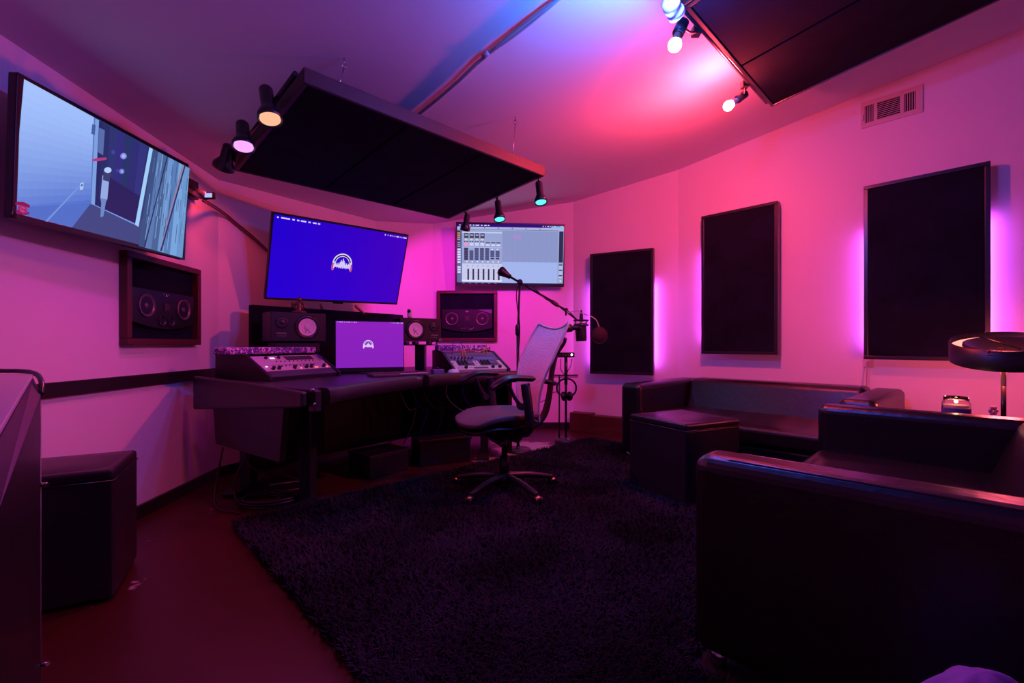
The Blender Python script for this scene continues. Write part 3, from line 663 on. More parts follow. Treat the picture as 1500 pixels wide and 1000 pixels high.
# tapered side cheek on the left
J, K = V((-1.03, 2.30)), V((-2.03, 2.95)); nrm = (K - J).normalized(); nn = V((-nrm.y, nrm.x)) * -.035
lo = [V((*J, .685)), V((*K, .585)), V((*K, .80)), V((*J.lerp(K, .5), .79)), V((*J, .765))]
part('side_cheek', MB().hexa(lo, [p + V((nn.x, nn.y, 0)) * -1 for p in lo]), M['pad'], desk, world=True, bevel=.012)
lo = [V((*J.lerp(K, .30), .34)), V((*J.lerp(K, .92), .36)), V((*J.lerp(K, .95), .60)), V((*J.lerp(K, .26), .68))]
part('side_panel', MB().hexa([p + V((.03, .05, 0)) for p in lo], [p + V((.05, .08, 0)) for p in lo]), M['desk'], desk, world=True, bevel=.004)
for (x, y) in ((-1.28, 2.86), (-1.85, 3.2), (-.25, 4.15), (-.7, 4.6)):
    part('leg', MB().box(x - .035, x + .035, y - .05, y + .05, .02, DZ - .045), M['satin'], desk, world=True, bevel=.004)
    part('foot', MB().box(x - .05, x + .05, y - .22, y + .12, 0, .03, ), M['satin'], desk, world=True, bevel=.008)
part('end_panel', MB().hexa([V((*p, .06)) for p in (V((.0, 4.02)), V((-.27, 4.72)), V((-.30, 4.71)), V((-.03, 4.01)))], [V((*p, DZ - .045)) for p in (V((.0, 4.02)), V((-.27, 4.72)), V((-.30, 4.71)), V((-.03, 4.01)))]), M['desk'], desk, world=True)
part('modesty_panel', MB().hexa([V((*p, .06)) for p in (V((-1.04, 4.72)), V((-.28, 4.72)), V((-.28, 4.69)), V((-1.02, 4.69)))], [V((*p, DZ - .045)) for p in (V((-1.04, 4.72)), V((-.28, 4.72)), V((-.28, 4.69)), V((-1.02, 4.69)))]), M['desk'], desk, world=True)
part('modesty_panel', MB().hexa([V((*p, .06)) for p in (V((-1.9, 3.3)), V((-1.65, 3.95)), V((-1.0, 4.75)), V((-.98, 4.72)), V((-1.62, 3.93)), V((-1.87, 3.29)))],
                                [V((*p, DZ - .045)) for p in (V((-1.9, 3.3)), V((-1.65, 3.95)), V((-1.0, 4.75)), V((-.98, 4.72)), V((-1.62, 3.93)), V((-1.87, 3.29)))]), M['desk'], desk, world=True)
c_ = MB().box(-.02, .02, -.03, .015, DZ - .11, DZ - .005, Matrix.Translation((-1.015, 2.335, 0)) @ Matrix.Rotation(1.2, 4, 'Z'))
part('clamp', c_, M['satin'], desk, world=True, bevel=.003)
part('clamp_screw', MB().sph(at(458, 571, 2.3), .01, 8), M['steel'], desk, world=True); part('clamp_screw', MB().sph(at(461, 592, 2.3), .009, 8), M['steel'], desk, world=True)

def rack(label, o, u, v, width, slope, d2, z0, z1):
    o, u, v = V(o), V(u).normalized(), V(v).normalized()
    m = Matrix(((u.x, v.x, 0, o.x), (u.y, v.y, 0, o.y), (0, 0, 1, DZ), (0, 0, 0, 1)))
    t = thing('equipment_rack', label, 'rack', mat4=m)
    h0, h1 = z0 - DZ, z1 - DZ
    prof = [(0, .001), (0, h0), (slope, h1), (d2, h1 + .005), (d2, .001)]
    for x0_, x1_ in ((-.022, 0), (width, width + .022)):
        part('side_cheek', MB().hexa([V((x0_, y - .012 if y == 0 else y, z + .008 if z > .01 else z)) for y, z in prof], [V((x1_, y - .012 if y == 0 else y, z + .008 if z > .01 else z)) for y, z in prof]), M['desk'], t, bevel=.003)
    part('top_board', MB().hexa([V((x, y, z)) for x, y, z in ((0, slope + .004, h1 - .018), (width, slope + .004, h1 - .018), (width, d2, h1 - .013), (0, d2, h1 - .013))],
                                [V((x, y, z)) for x, y, z in ((0, slope + .004, h1), (width, slope + .004, h1), (width, d2, h1 + .004), (0, d2, h1 + .004))]), M['desk'], t)
    part('back_board', MB().box(0, width, d2 - .015, d2, .001, h1 - .015), M['desk'], t)
    sl = V((0, slope, h1 - h0)); n_ = V((0, -(h1 - h0), slope)).normalized()
    face = Matrix(((1, 0, 0, 0), (0, sl.normalized().y, n_.y, 0), (0, sl.normalized().z, n_.z, h0), (0, 0, 0, 1)))
    return t, m @ face, sl.length        # face frame: x along, y up the slope, z out of the panel
# note: the face frame keeps x-y-z right handed with z pointing outward
def unit(label, face, y0, y1, width, mat, cat='rack unit', group=None):
    fm = face @ Matrix.Translation((0, y0, 0)); 
    loc, rot, sc_ = fm.decompose()
    t = thing('rack_unit', label, cat, mat4=Matrix.LocRotScale(loc, rot, None), group=group)
    part('faceplate', MB().box(.004, width - .004, .0015, y1 - y0 - .0015, -.04, .004), mat, t, bevel=.0015)
    return t
def knobs(t, pts, r, mat, h=.014, name='knob'):
    me = MB().cyl((0, 0, .004), (0, 0, .004 + h), r, r * .85, 12).mesh(name, mat)
    for x, y in pts:
        o = part(name, me, mat, t); o.location = (x, y, 0)
def plate(t, name, x0, x1, y0, y1, mat, z=.006): return part(name, MB().box(x0, x1, y0, y1, .003, z), mat, t)

rL, fL, lenL = rack('black sloped rack on the left wing of the desk', (-1.524, 2.888), (.382, .924), (-.924, .382), .57, .21, .50, .79, .925)
ua = unit('silver rack unit with two black knobs and small white display in the left rack', fL, .135, lenL - .004, .57, M['silver'])
dh = lenL - .14
knobs(ua, ((.10, dh * .72), (.20, dh * .72)), .011, M['blackp']); plate(ua, 'display', .132, .168, dh * .64, dh * .78, M['whiteled'])
plate(ua, 'dark_inset', .25, .49, dh * .45, dh * .88, M['darkplate']); knobs(ua, [(.15 + .035 * k, dh * .3) for k in range(10)], .004, M['blackp'], .008, 'small_knob')
plate(ua, 'handle', .52, .535, dh * .2, dh * .8, M['steel'], .03)
ub = unit('silver rack unit with a row of black knobs and red lights in the left rack', fL, .068, .133, .57, M['silver'])
knobs(ub, ((.07, .02), (.115, .02), (.24, .02), (.34, .02), (.385, .02), (.50, .02)), .012, M['blackp'], .022)
knobs(ub, [(.13 + .03 * k, .048) for k in range(11)], .004, M['blackp'], .008, 'small_knob')
for k, x in enumerate((.29, .42, .435, .53)): plate(ub, 'red_light', x, x + .008, .012, .02, M['redled'], .008)
plate(ub, 'white_light', .035, .048, .045, .055, M['whiteled'], .008)
uc = unit('blank dark strip at the bottom of the left rack', fL, .002, .066, .57, M['darkplate'], 'rack panel')
knobs(uc, ((.03, .03), (.54, .03)), .004, M['steel'], .003, 'screw')

rR, fR, lenR = rack('black sloped rack on the right wing of the desk', (-.46, 3.74), (.9, .44), (-.44, .9), .47, .34, .62, .79, .935)
d_ = lenR
ud = unit('patch bay with rows of jacks at the top of the right rack', fR, d_ * .72, d_ - .004, .47, M['purpleplate'])
hh = d_ * .28 - .006
for r_ in range(3): knobs(ud, [(.03 + .0175 * k, hh * (.25 + .27 * r_)) for k in range(24)], .0055, M['brass'], .004, 'jack')
ue = unit('violet rack unit with long blue display in the right rack', fR, d_ * .50, d_ * .715, .47, M['purpleplate'])
plate(ue, 'display', .26, .40, .02, .05, em('violet_display', (.12, .06, .5), .5)); knobs(ue, [(.03 + .032 * k, .045) for k in range(7)], .009, M['redwood'], .014)
knobs(ue, [(.05 + .03 * k, .018) for k in range(6)], .006, M['blackp'], .01, 'small_knob'); plate(ue, 'white_mark', .08, .12, .06, .066, M['white']); plate(ue, 'white_mark', .18, .22, .06, .066, M['white'])
uf = unit('dark twin unit with knob clusters in the right rack', fR, d_ * .2, d_ * .495, .47, M['silver'])
for x0_ in (.05, .25): plate(uf, 'channel_panel', x0_, x0_ + .15 + (.03 if x0_ > .2 else 0), .006, d_ * .295 - .008, M['darkplate'])
hh = d_ * .29
knobs(uf, [(x0_ + .02 + .03 * k, hh * f) for x0_ in (.05, .26) for k in range(3) for f in (.28, .55, .82)], .009, M['blackp'], .015)
for x0_ in (.145, .355): plate(uf, 'meter', x0_, x0_ + .05, hh * .4, hh * .7, M['purpleplate'], .009)
knobs(uf, ((.225, hh * .3), (.225, hh * .7), (.015, hh * .5)), .006, M['steel'], .008, 'switch')
ug = unit('silver unit with three large black knobs at the bottom of the right rack', fR, .003, d_ * .195, .47, M['silver'])
knobs(ug, ((.10, .033), (.345, .033), (.41, .033)), .016, M['blackp'], .02); plate(ug, 'dark_inset', .17, .30, .015, .045, M['darkplate'])
knobs(ug, [(.03 + .012 * k, .03) for k in range(4)] + [(.13 + .01 * k, .03) for k in range(3)], .003, M['blackp'], .005, 'small_knob')
# patterned bolsters on both racks
mLw = Matrix(((.382, -.924, 0, -1.524), (.924, .382, 0, 2.888), (0, 0, 1, 0), (0, 0, 0, 1)))
single('patterned_bolster', MB().box(-.13, .59, .23, .36, .937, .985, mLw), M['pattern'], 'purple patterned padded strip lying on top of the left rack', 'padded strip', bevel=.012, seg=3)
mRw = Matrix(((.9, -.44, 0, -.46), (.44, .9, 0, 3.74), (0, 0, 1, 0), (0, 0, 0, 1)))
single('patterned_bolster', MB().box(-.04, .47, .37, .48, .946, 1.0, mRw), M['pattern'], 'pink and purple patterned padded strip on top of the right rack', 'padded strip', bevel=.012, seg=3)
# patch cables on the patch bay
fz = lambda x, y, z: fR @ V((x, y, z))
single('patch_cable', MB().tube([fz(.06, .30, .0), fz(.055, .31, .05), fz(.07, .36, .1), fz(.14, .37, .11), fz(.17, .34, .05), fz(.165, .31, 0)], .0035, 6, 3), M['bluec'], 'blue patch cable looping over the right rack', 'cable')
single('patch_cable', MB().tube([fz(.15, .28, 0), fz(.15, .29, .05), fz(.2, .33, .06), fz(.27, .27, .04), fz(.33, .28, .05), fz(.37, .33, .04), fz(.375, .34, 0)], .0035, 6, 3), M['orangec'], 'long orange patch cable sagging across the right rack', 'cable')
single('patch_cable', MB().tube([fz(.145, .27, 0), fz(.14, .28, .05), fz(.16, .30, .06), fz(.17, .27, .03), fz(.165, .265, 0)], .0045, 6, 3), M['orangec'], 'short orange patch cable bunched at the left of the right rack', 'cable')
single('patch_cable', MB().tube([fz(.36, .31, 0), fz(.37, .33, .05), fz(.39, .35, .06), fz(.40, .33, .03), fz(.395, .32, 0)], .0045, 6, 3), pm('yellow_cable', (.7, .4, .06), .5), 'short amber patch cable at the right of the right rack', 'cable')

# long black acoustic board behind the desk speakers
single('acoustic_board', MB().hexa([V((*p, DZ + .002)) for p in (V((-2.0, 3.50)), V((-1.12, 4.70)), V((-1.17, 4.74)), V((-2.05, 3.54)))], [V((*p, 1.31)) for p in (V((-2.0, 3.50)), V((-1.12, 4.70)), V((-1.17, 4.74)), V((-2.05, 3.54)))]),
       M['cloth'], 'long low black board standing behind the computer and left desk speaker', 'acoustic panel', bevel=.008)

# ------------------------------------------------------------------ studio monitors with white cones
def text_mesh(txt, size, mat, parent, M4, name='lettering'):
    cu = bpy.data.curves.new(name, 'FONT'); cu.body = txt; cu.size = size; cu.extrude = .0003; cu.align_x = 'CENTER'; cu.resolution_u = 2
    o = bpy.data.objects.new(name, cu); C.objects.link(o)
    me = bpy.data.meshes.new_from_object(o.evaluated_get(bpy.context.evaluated_depsgraph_get()))
    bpy.data.objects.remove(o); me.materials.clear(); me.materials.append(mat); me.transform(M4)
    return part(name, me, mat, parent)
def ns_speaker(label, c, wdir, flip):
    wdir = V((*wdir, 0)).normalized(); y = V((-wdir.y, wdir.x, 0))
    m = Matrix((wdir, y, V((0, 0, 1)))).transposed().to_4x4(); m.translation = V(c)
    t = thing('studio_monitor', label, 'speaker', mat4=m)
    wd, hh_ = .2, .107
    part('cabinet', MB().box(-wd, wd, 0, .2, -hh_, hh_), M['blackp'], t, bevel=.004)
    x = .055 * flip
    part('woofer_ring', MB().lathe([(0, .092), (.005, .092), (.007, .078), (.004, .067), (0, .066)], (x, 0, 0), (0, -1, 0), 32), M['satin'], t)
    part('woofer_cone', MB().lathe([(.006, .066), (-.002, .03), (-.003, .022)], (x, -.004, 0), (0, -1, 0), 32), M['cone'], t)
    part('dust_cap', MB().sph((x, -.002, 0), .022, 16, (1, .45, 1)), M['cone'], t)
    for sx in (-1, 1): part('lead_wire', MB().tube([V((x + sx * .006, -.010, -.024)), V((x + sx * .018, -.012, -.042))], .002, 5, 0), M['blackp'], t)
    part('tweeter', MB().lathe([(0, .045), (.004, .045), (.005, .03), (.002, .02), (.006, .012), (.009, .001)], (-.125 * flip, 0, .03), (0, -1, 0), 24), M['satin'], t)
    Rx = Matrix.Rotation(PI / 2, 4, 'X')
    text_mesh('YAMAHA', .018, pm('grey_print', (.5, .45, .5), .5), t, Matrix.Translation((-.13 * flip, -.0012, -.055)) @ Rx)
    text_mesh('NS-10M STUDIO', .009, pm('grey_print', (.4, .35, .4), .5), t, Matrix.Translation((-.125 * flip, -.0012, -.072)) @ Rx)
    for k in range(4):
        a_ = PI / 4 + k * PI / 2; part('screw', MB().sph((x + .092 * math.cos(a_), -.002, .092 * math.sin(a_)), .003, 6), M['steel'], t)
    return t
nL = ns_speaker('black desk speaker with white cone, left of the computer screen', (-1.60, 3.43, 1.135), (.71, .70), 1)
nR = ns_speaker('black desk speaker with white cone, right of the computer screen', (-.838, 4.2, 1.14), (.85, .53), -1)
single('speaker_riser', MB().box(-.17, .17, .03, .18, .936, 1.026, Matrix.Translation((-1.60, 3.43, 0)) @ Matrix.Rotation(math.atan2(.70, .71), 4, 'Z')), M['blackp'], 'black riser block under the left white-cone speaker', 'speaker stand', bevel=.01)
t = thing('speaker_stand', 'black pillar stand with flat plate under the right white-cone speaker', 'speaker stand', (-.86, 4.29, DZ))
part('column', MB().box(-.045, .045, -.05, .05, .002, .225), M['blackp'], t, bevel=.004)
part('top_plate', MB().box(-.17, .12, -.09, .1, .225, .235), M['satin'], t, bevel=.003)
for x in (-.14, -.05, .08): part('rubber_foot', MB().box(x - .015, x + .015, -.08, .08, .235, .261), M['blackp'], t)
t = thing('figurine', 'small brown figurine on top of the left desk speaker', 'figurine', (-1.635, 3.50, 1.243))
part('base', MB().lathe([(0, .001), (0, .052), (.012, .05), (.02, .035), (.022, .001)], (0, 0, 0), (0, 0, 1), 20), M['bronze'], t)
part('wings', MB().tube([V((-.005, 0, .025)), V((-.04, 0, .04)), V((-.036, 0, .075)), V((0, 0, .08)), V((.036, 0, .075)), V((.04, 0, .04)), V((.005, 0, .025))], .009, 8), M['bronze'], t)
part('body', MB().lathe([(.02, .022), (.045, .014), (.07, .02), (.085, .012), (.092, .007)], (0, 0, 0), (0, 0, 1), 14), M['bronze'], t)
part('head', MB().sph((0, 0, .108), .02, 12, (.85, .9, 1.1)), M['bronze'], t)
t = thing('web_camera', 'small white upright camera with round black lens on the right desk speaker', 'camera', (-.952, 4.235, 1.249))
part('body', MB().box(-.022, .022, -.02, .02, 0, .088), M['white'], t, bevel=.018, seg=4)
part('lens', MB().lathe([(0, .016), (.004, .015), (.004, .001)], (0, -.019, .064), (.22, -1, 0), 18), M['blackp'], t)
t = thing('gooseneck_holder', 'small black desk clamp post with round knob beside the right rack', 'stand', (-.70, 4.23, .941))
part('post', MB().cyl((0, 0, 0), (0, 0, .10), .012, .008).cyl((0, 0, 0), (0, 0, .012), .03), M['satin'], t)
part('arm', MB().tube([V((-.05, -.01, .085)), V((0, 0, .10)), V((.04, 0, .105))], .007, 6), M['satin'], t)
part('knob', MB().lathe([(0, .014), (.008, .014), (.008, .006), (0, .006)], (.035, -.01, .105), (0, -1, 0), 16), M['pale'], t)

# keyboard, mouse, desk clutter
kb = thing('keyboard', 'computer keyboard on the desk in front of the computer screen', 'keyboard', (-.85, 3.40, DZ + .001), math.radians(37))
part('case', MB().box(-.215, .215, -.075, .065, 0, .018), M['darkplate'], kb, bevel=.004)
part('front_strip', MB().box(-.02, .205, -.079, -.066, .012, .021), pm('pale_blue_strip', (.3, .32, .5), .3), kb, bevel=.002)
kme = MB().box(-.0085, .0085, -.0085, .0085, 0, .009).mesh('key', M['key'])
for r_ in range(5):
    for k in range(19):
        o = part('key', kme, M['key'], kb); o.location = (-.198 + k * .022, -.048 + r_ * .0235, .017)
t = thing('computer_mouse', 'pale blue computer mouse below the right rack', 'mouse', (-.475, 3.70, DZ + .001), .5)
part('shell', MB().lathe([(0, .001), (0, .05), (.012, .049), (.026, .036), (.033, .018), (.035, .001)], (0, 0, 0), (0, 0, 1), 20), M['mousem'], t)
part('scroll_wheel', MB().cyl((-.004, .02, .031), (.004, .02, .031), .007), M['blackp'], t)
t = thing('headphone_amplifier', 'small black volume box on the desk beside the mouse', 'audio device', (-.60, 3.66, DZ + .001), .5)
part('case', MB().box(-.045, .045, -.04, .04, 0, .035), M['purpleplate'], t, bevel=.004)
part('knob', MB().cyl((0, 0, .035), (0, 0, .05), .014), M['blackp'], t)

# ------------------------------------------------------------------ microphone boom stand
YM = 4.3
t = thing('microphone_stand', 'tall black microphone boom stand behind the mesh chair', 'microphone stand', (at(759, 600, YM).x, YM, 0))
b0 = V((at(759, 600, YM).x, YM, 0))
part('base', MB().lathe([(0, .001), (0, .13), (.012, .13), (.024, .11), (.028, .02), (.05, .016)], b0, (0, 0, 1), 28), M['satin'], t, world=True)
pt = at(761.5, 413, YM)
part('pole', MB().cyl(b0 + V((0, 0, .03)), at(758.5, 490, YM), .014).cyl(at(758.5, 490, YM), pt, .010), M['satin'], t, world=True)
part('clutch', MB().lathe([(0, .014), (.02, .024), (.09, .024), (.11, .015)], at(758.5, 492, YM), (0, 0, 1), 16), M['blackp'], t, world=True)
part('boom_arm', MB().cyl(at(745, 404, YM), at(812, 443, YM), .011).cyl(at(812, 443, YM), at(846, 469, YM - .05), .008), M['satin'], t, world=True)
part('swivel', MB().sph(pt, .028, 12).cyl(pt + V((0, -.035, 0)), pt + V((0, .035, 0)), .018), M['blackp'], t, world=True)
cw = at(731, 395, YM); dcw = (at(748, 406, YM) - cw)
part('counterweight', MB().lathe([(0, .001), (0.0, .03), (.012, .043), (.03, .046), (dcw.length * .75, .026), (dcw.length, .02), (dcw.length, .001)], cw, dcw, 20), M['blackp'], t, world=True)
part('clutch', MB().lathe([(0, .01), (.02, .02), (.07, .02), (.10, .011)], at(806, 439.5, YM), at(818, 448, YM) - at(806, 439.5, YM), 14), M['blackp'], t, world=True)
part('cable', MB().tube([at(846, 469, 4.25), at(830, 452, 4.27), at(800, 440, 4.28), at(782, 420, 4.28), at(768, 416, 4.28), at(757, 420, 4.28), at(756, 440, 4.28), at(763, 480, 4.28), at(757, 540, 4.28), at(757, 610, 4.26)], .005, 6, 2), M['cable'], t, world=True)
YN = 4.22
t = thing('large_microphone', 'large black studio microphone hanging in its cradle from the boom', 'microphone', at(851, 478, YN))
part('body', MB().lathe([(0, .001), (0, .046), (.01, .050), (.10, .053), (.16, .053), (.165, .045), (.165, .001)], at(851.5, 499.5, YN), at(850, 470, YN) - at(851.5, 499.5, YN), 24), M['satin'], t, world=True)
mb = MB(); c0 = at(851, 473, YN)
for z in (-.02, .025): mb.tube([c0 + V((math.cos(a_) * .07, math.sin(a_) * .07, z)) for a_ in np.linspace(0, 2 * PI, 9)], .006, 6, 1)
for a_ in np.linspace(0, 2 * PI, 7)[:-1]: mb.tube([c0 + V((math.cos(a_) * .07, math.sin(a_) * .07, -.02)), c0 + V((math.cos(a_ + .5) * .055, math.sin(a_ + .5) * .055, .003)), c0 + V((math.cos(a_) * .07, math.sin(a_) * .07, .025))], .004, 5, 0)
part('shock_mount', mb, M['blackp'], t, world=True)
part('plug', MB().lathe([(0, .018), (.05, .014), (.09, .006)], at(851.5, 468, YN), (0, 0, 1), 12), M['blackp'], t, world=True)
t = thing('broadcast_microphone', 'smaller black microphone pointing left below the boom end', 'microphone', at(836, 481, 4.14))
part('head', MB().lathe([(0, .001), (0, .032), (.005, .036), (.075, .036), (.08, .026)], at(825.5, 481.5, 4.14), (1, 0, .12), 20), M['satin'], t, world=True)
part('body', MB().cyl(at(836, 480.5, 4.14), at(849, 479.5, 4.15), .02, .022), M['blackp'], t, world=True)
t = thing('pop_filter', 'round dark red pop filter on a thin gooseneck by the boom', 'pop filter', at(878, 491, 4.15))
part('gooseneck', MB().tube([at(829, 459, 4.25), at(838, 456, 4.22), at(846, 454, 4.2), at(852, 459, 4.18), at(864, 462, 4.16), at(874, 468, 4.15), at(877.5, 479, 4.15)], .0045, 6, 2), M['pipe'], t, world=True)
part('clamp', MB().cyl(at(829, 462, 4.25), at(829, 453, 4.25), .009).sph(at(829.5, 452.5, 4.25), .014, 8, (1.3, 1, .8)), M['blackp'], t, world=True)
part('ring', MB().tube([at(878, 491, 4.15) + V((math.cos(a_) * .075, 0, math.sin(a_) * .075)) for a_ in np.linspace(0, 2 * PI, 17)], .004, 6, 1), M['blackp'], t, world=True)
part('gauze', MB().lathe([(-.002, .001), (-.002, .074), (.002, .074), (.002, .001)], at(878, 491, 4.15), (0, 1, 0), 28), M['pop'], t, world=True)

# ------------------------------------------------------------------ headphone stand
XH, YH = at(829, 600, 4.6).x, 4.6
t = thing('utility_stand', 'thin black stand with round base and crossbar by the wooden box', 'stand', (XH, YH, 0))
part('base', MB().lathe([(0, .001), (0, .11), (.02, .115), (.045, .09), (.055, .02), (.06, .001)], (0, 0, .012), (0, 0, 1), 28), M['graph'], t)
part('pole', MB().cyl((0, 0, .06), (0, 0, .80), .012).cyl((0, 0, .6), (0, 0, .872), .017), M['satin'], t)
part('second_pole', MB().cyl((-.066, .02, .03), (-.064, .02, .70), .008), M['satin'], t)
part('crossbar', MB().box(-.13, .12, -.03, .03, .688, .70).box(-.13, .12, -.03, .03, .674, .68), M['satin'], t)
part('cable', MB().tube([V((-.05, 0, .86)), V((-.06, -.02, .75)), V((-.02, -.03, .705))], .004, 6).tube([V((.06, 0, .86)), V((.05, -.02, .79)), V((.01, -.02, .73))], .004, 6), M['cable'], t)
t = thing('headphone_mixer', 'small black box with row of knobs and one white light on the thin stand', 'audio device', (XH - .005, YH, .874))
part('case', MB().box(-.085, .085, -.05, .05, 0, .05), M['blackp'], t, bevel=.003)
kme = MB().cyl((0, -.05, 0), (0, -.062, 0), .008).mesh('knob', M['brass'])
for k in range(4):
    o = part('knob', kme, M['brass'], t); o.location = (-.06 + k * .028, 0, .027)
part('light', MB().sph((.057, -.051, .028), .011, 10), em('white_light', (.9, 1, .9), 4), t)
t = thing('headphones', 'black headphones hanging from the thin stand', 'headphones', (XH, YH - .05, .55))
mb = MB().tube([V((math.cos(a_) * .098, 0, math.sin(a_) * .095 + .02)) for a_ in np.linspace(PI + .9, -.9, 15)], .009, 8, 1)
part('headband', mb, M['blackp'], t)
for sx in (-1, 1): part('ear_cup', MB().lathe([(0, .001), (0, .04), (.012, .047), (.03, .045), (.034, .001)], (sx * .045, 0, -.065), (-sx * .9, -.35, .15), 20), M['blackp'], t)
part('cable', MB().tube([V((-.08, -.01, -.02)), V((-.14, 0, -.02)), V((-.2, .02, -.10)), V((-.27, .03, -.13))], .004, 6), M['cable'], t)

# wooden box at the foot of the wall
a, _ = WFR.hit(810, 620, .16)
a = max(a, .06); 
t = WFR.thing('wooden_box', 'low dark wooden box along the wall under the first acoustic panel', 'wooden box', .5)
part('front_board', MB().box(-.44, .6, -.15, -.13, .02, .175), M['redwood'], t, bevel=.003)
part('lower_board', MB().box(-.44, .6, -.165, -.15, .0, .06), M['redwood'], t, bevel=.003)
part('top_board', MB().box(-.44, .6, -.15, -.025, .175, .192), M['redwood'], t, bevel=.003)
part('end_block', MB().box(-.48, -.22, -.17, -.03, .0, .215), M['redwood'], t, bevel=.003)

# ------------------------------------------------------------------ office chair
ch = thing('office_chair', 'office chair with pale mesh back and dark seat on the rug', 'chair', (-.05, 3.05, .02), math.atan2(-.42, -.91))
def rounded_sheet(nu, nv, fn): return MB().grid(fn, nu, nv)
def seat_fn(u, v):
    a_ = (u - .5) * 2; c_ = (v - .5) * 2
    x = .06 + a_ * .25 * (1 - .06 * c_ * c_); y = c_ * .25 * (1 - .10 * max(0, a_) ** 3) * (1 - .1 * max(0, -a_))
    x, y = .06 + a_ * .255 * math.sqrt(1 - .32 * c_ * c_), c_ * .255 * math.sqrt(1 - .32 * a_ * a_)
    z = .515 - .05 * max(0, a_) ** 2.2 + .014 * c_ * c_ - .0 * a_
    return (x, y, z)
part('seat', MB().grid(seat_fn, 20, 20), M['seat'], ch, solid=.035, bevel=.01)
def under_fn(u, v):
    x, y, z = seat_fn(u, v); return (x * .94, y * .92, z - .045 - .03 * (1 - abs(2 * u - 1)))
part('seat_shell', MB().grid(under_fn, 12, 12), M['blackp'], ch, solid=.02)
def back_fn(u, v):           # u across, v up
    c_ = (u - .5) * 2
    wdt = .145 + .09 * min(1, v * 1.6) ** 1.5 + .0 * v - .02 * max(0, v - .85) / .15
    z = .47 + .64 * v + (.03 * abs(c_) ** 3 * v ** 4) - (.018 * (1 - abs(c_)) * v ** 6)
    x = -.22 - .06 * v - .10 * v * v + .045 * math.sin(v * PI * 1.15) + .035 * c_ * c_ * (1 - .3 * v)
    return (x, c_ * wdt, z)
part('mesh_back', MB().grid(back_fn, 18, 36), M['weave'], ch)
edge = [back_fn(0, k / 16) for k in range(17)] + [back_fn(k / 10, 1) for k in range(1, 10)] + [back_fn(1, 1 - k / 16) for k in range(17)]
part('back_rim', MB().tube([V(p) for p in edge], .008, 8, 1), pm('pink_grey_rim', (.5, .42, .46), .45), ch)
part('back_spine', MB().tube([V((-.20, 0, .42)), V((-.30, 0, .47)), V((-.345, 0, .62)), V((-.36, 0, .78)), V((-.40, 0, .93))], (.028, .016), 10)
     .tube([V((-.39, -.0, .90)), V((-.41, -.09, .99)), V((-.37, -.17, 1.02))], .012, 8).tube([V((-.39, 0, .90)), V((-.41, .09, .99)), V((-.37, .17, 1.02))], .012, 8), M['graph'], ch)
part('lumbar_bar', MB().tube([V((-.265, -.2, .73)), V((-.33, -.1, .72)), V((-.35, 0, .72)), V((-.33, .1, .72)), V((-.265, .2, .73))], .018, 8), M['graph'], ch)
part('tilt_mechanism', MB().box(-.17, .12, -.08, .08, .36, .45), M['blackp'], ch, bevel=.03, seg=3)
part('tilt_knob', MB().cyl((-.02, .08, .40), (-.02, .16, .40), .05, .045), M['blackp'], ch, bevel=.01)
for sy in (-1, 1):
    def arm_fn(u, v, sy=sy):
        a_ = (u - .5) * 2; c_ = (v - .5) * 2
        return (.07 + a_ * .14, sy * .285 + c_ * .047 * math.sqrt(max(0, 1 - .9 * a_ ** 4)), .785 - .05 * (a_ > 0) * a_ ** 2 - .012 * a_ * a_ - .014 * c_ * c_)
    part('armrest', MB().grid(arm_fn, 16, 8), M['pouf'], ch, solid=.028, bevel=.008)
    part('arm_post', MB().tube([V((-.03, sy * .10, .42)), V((-.05, sy * .27, .43)), V((-.035, sy * .30, .55)), V((-.01, sy * .29, .74))], (.028, .03), 10), M['graph'], ch)
    part('arm_strut', MB().tube([V((.10, sy * .285, .74)), V((.04, sy * .29, .62)), V((-.02, sy * .30, .60))], .012, 8).cyl((.02, sy * .28, .605), (.02, sy * .315, .605), .022), M['graph'], ch)
part('column', MB().cyl((0, 0, .09), (0, 0, .24), .032).cyl((0, 0, .24), (0, 0, .38), .02), M['satin'], ch)
part('lever', MB().tube([V((.02, .08, .39)), V((.08, .2, .385)), V((.14, .27, .38))], .006, 6), M['graph'], ch)
part('hub', MB().lathe([(.06, .001), (.06, .05), (.10, .055), (.13, .035), (.13, .001)], (0, 0, 0), (0, 0, 1), 20), M['graph'], ch)
for k in range(5):
    a_ = math.radians(90 + 72 * k) - math.atan2(-.42, -.91); dx, dy = math.cos(a_), math.sin(a_)
    part('base_leg', MB().tube([V((dx * .03, dy * .03, .105)), V((dx * .18, dy * .18, .10)), V((dx * .345, dy * .345, .068))], (.026, .015), 8), M['graph'], ch)
    cs = part('caster', MB().cyl((dx * .35 - dy * .012, dy * .35 + dx * .012, .028), (dx * .35 - dy * .028, dy * .35 + dx * .028, .028), .028).cyl((dx * .35 + dy * .012, dy * .35 - dx * .012, .028), (dx * .35 + dy * .028, dy * .35 - dx * .028, .028), .028), M['blackp'], ch)
    part('caster_hood', MB().sph((dx * .35, dy * .35, .046), .024, 10, (1, 1, .8)), M['brass'], cs)

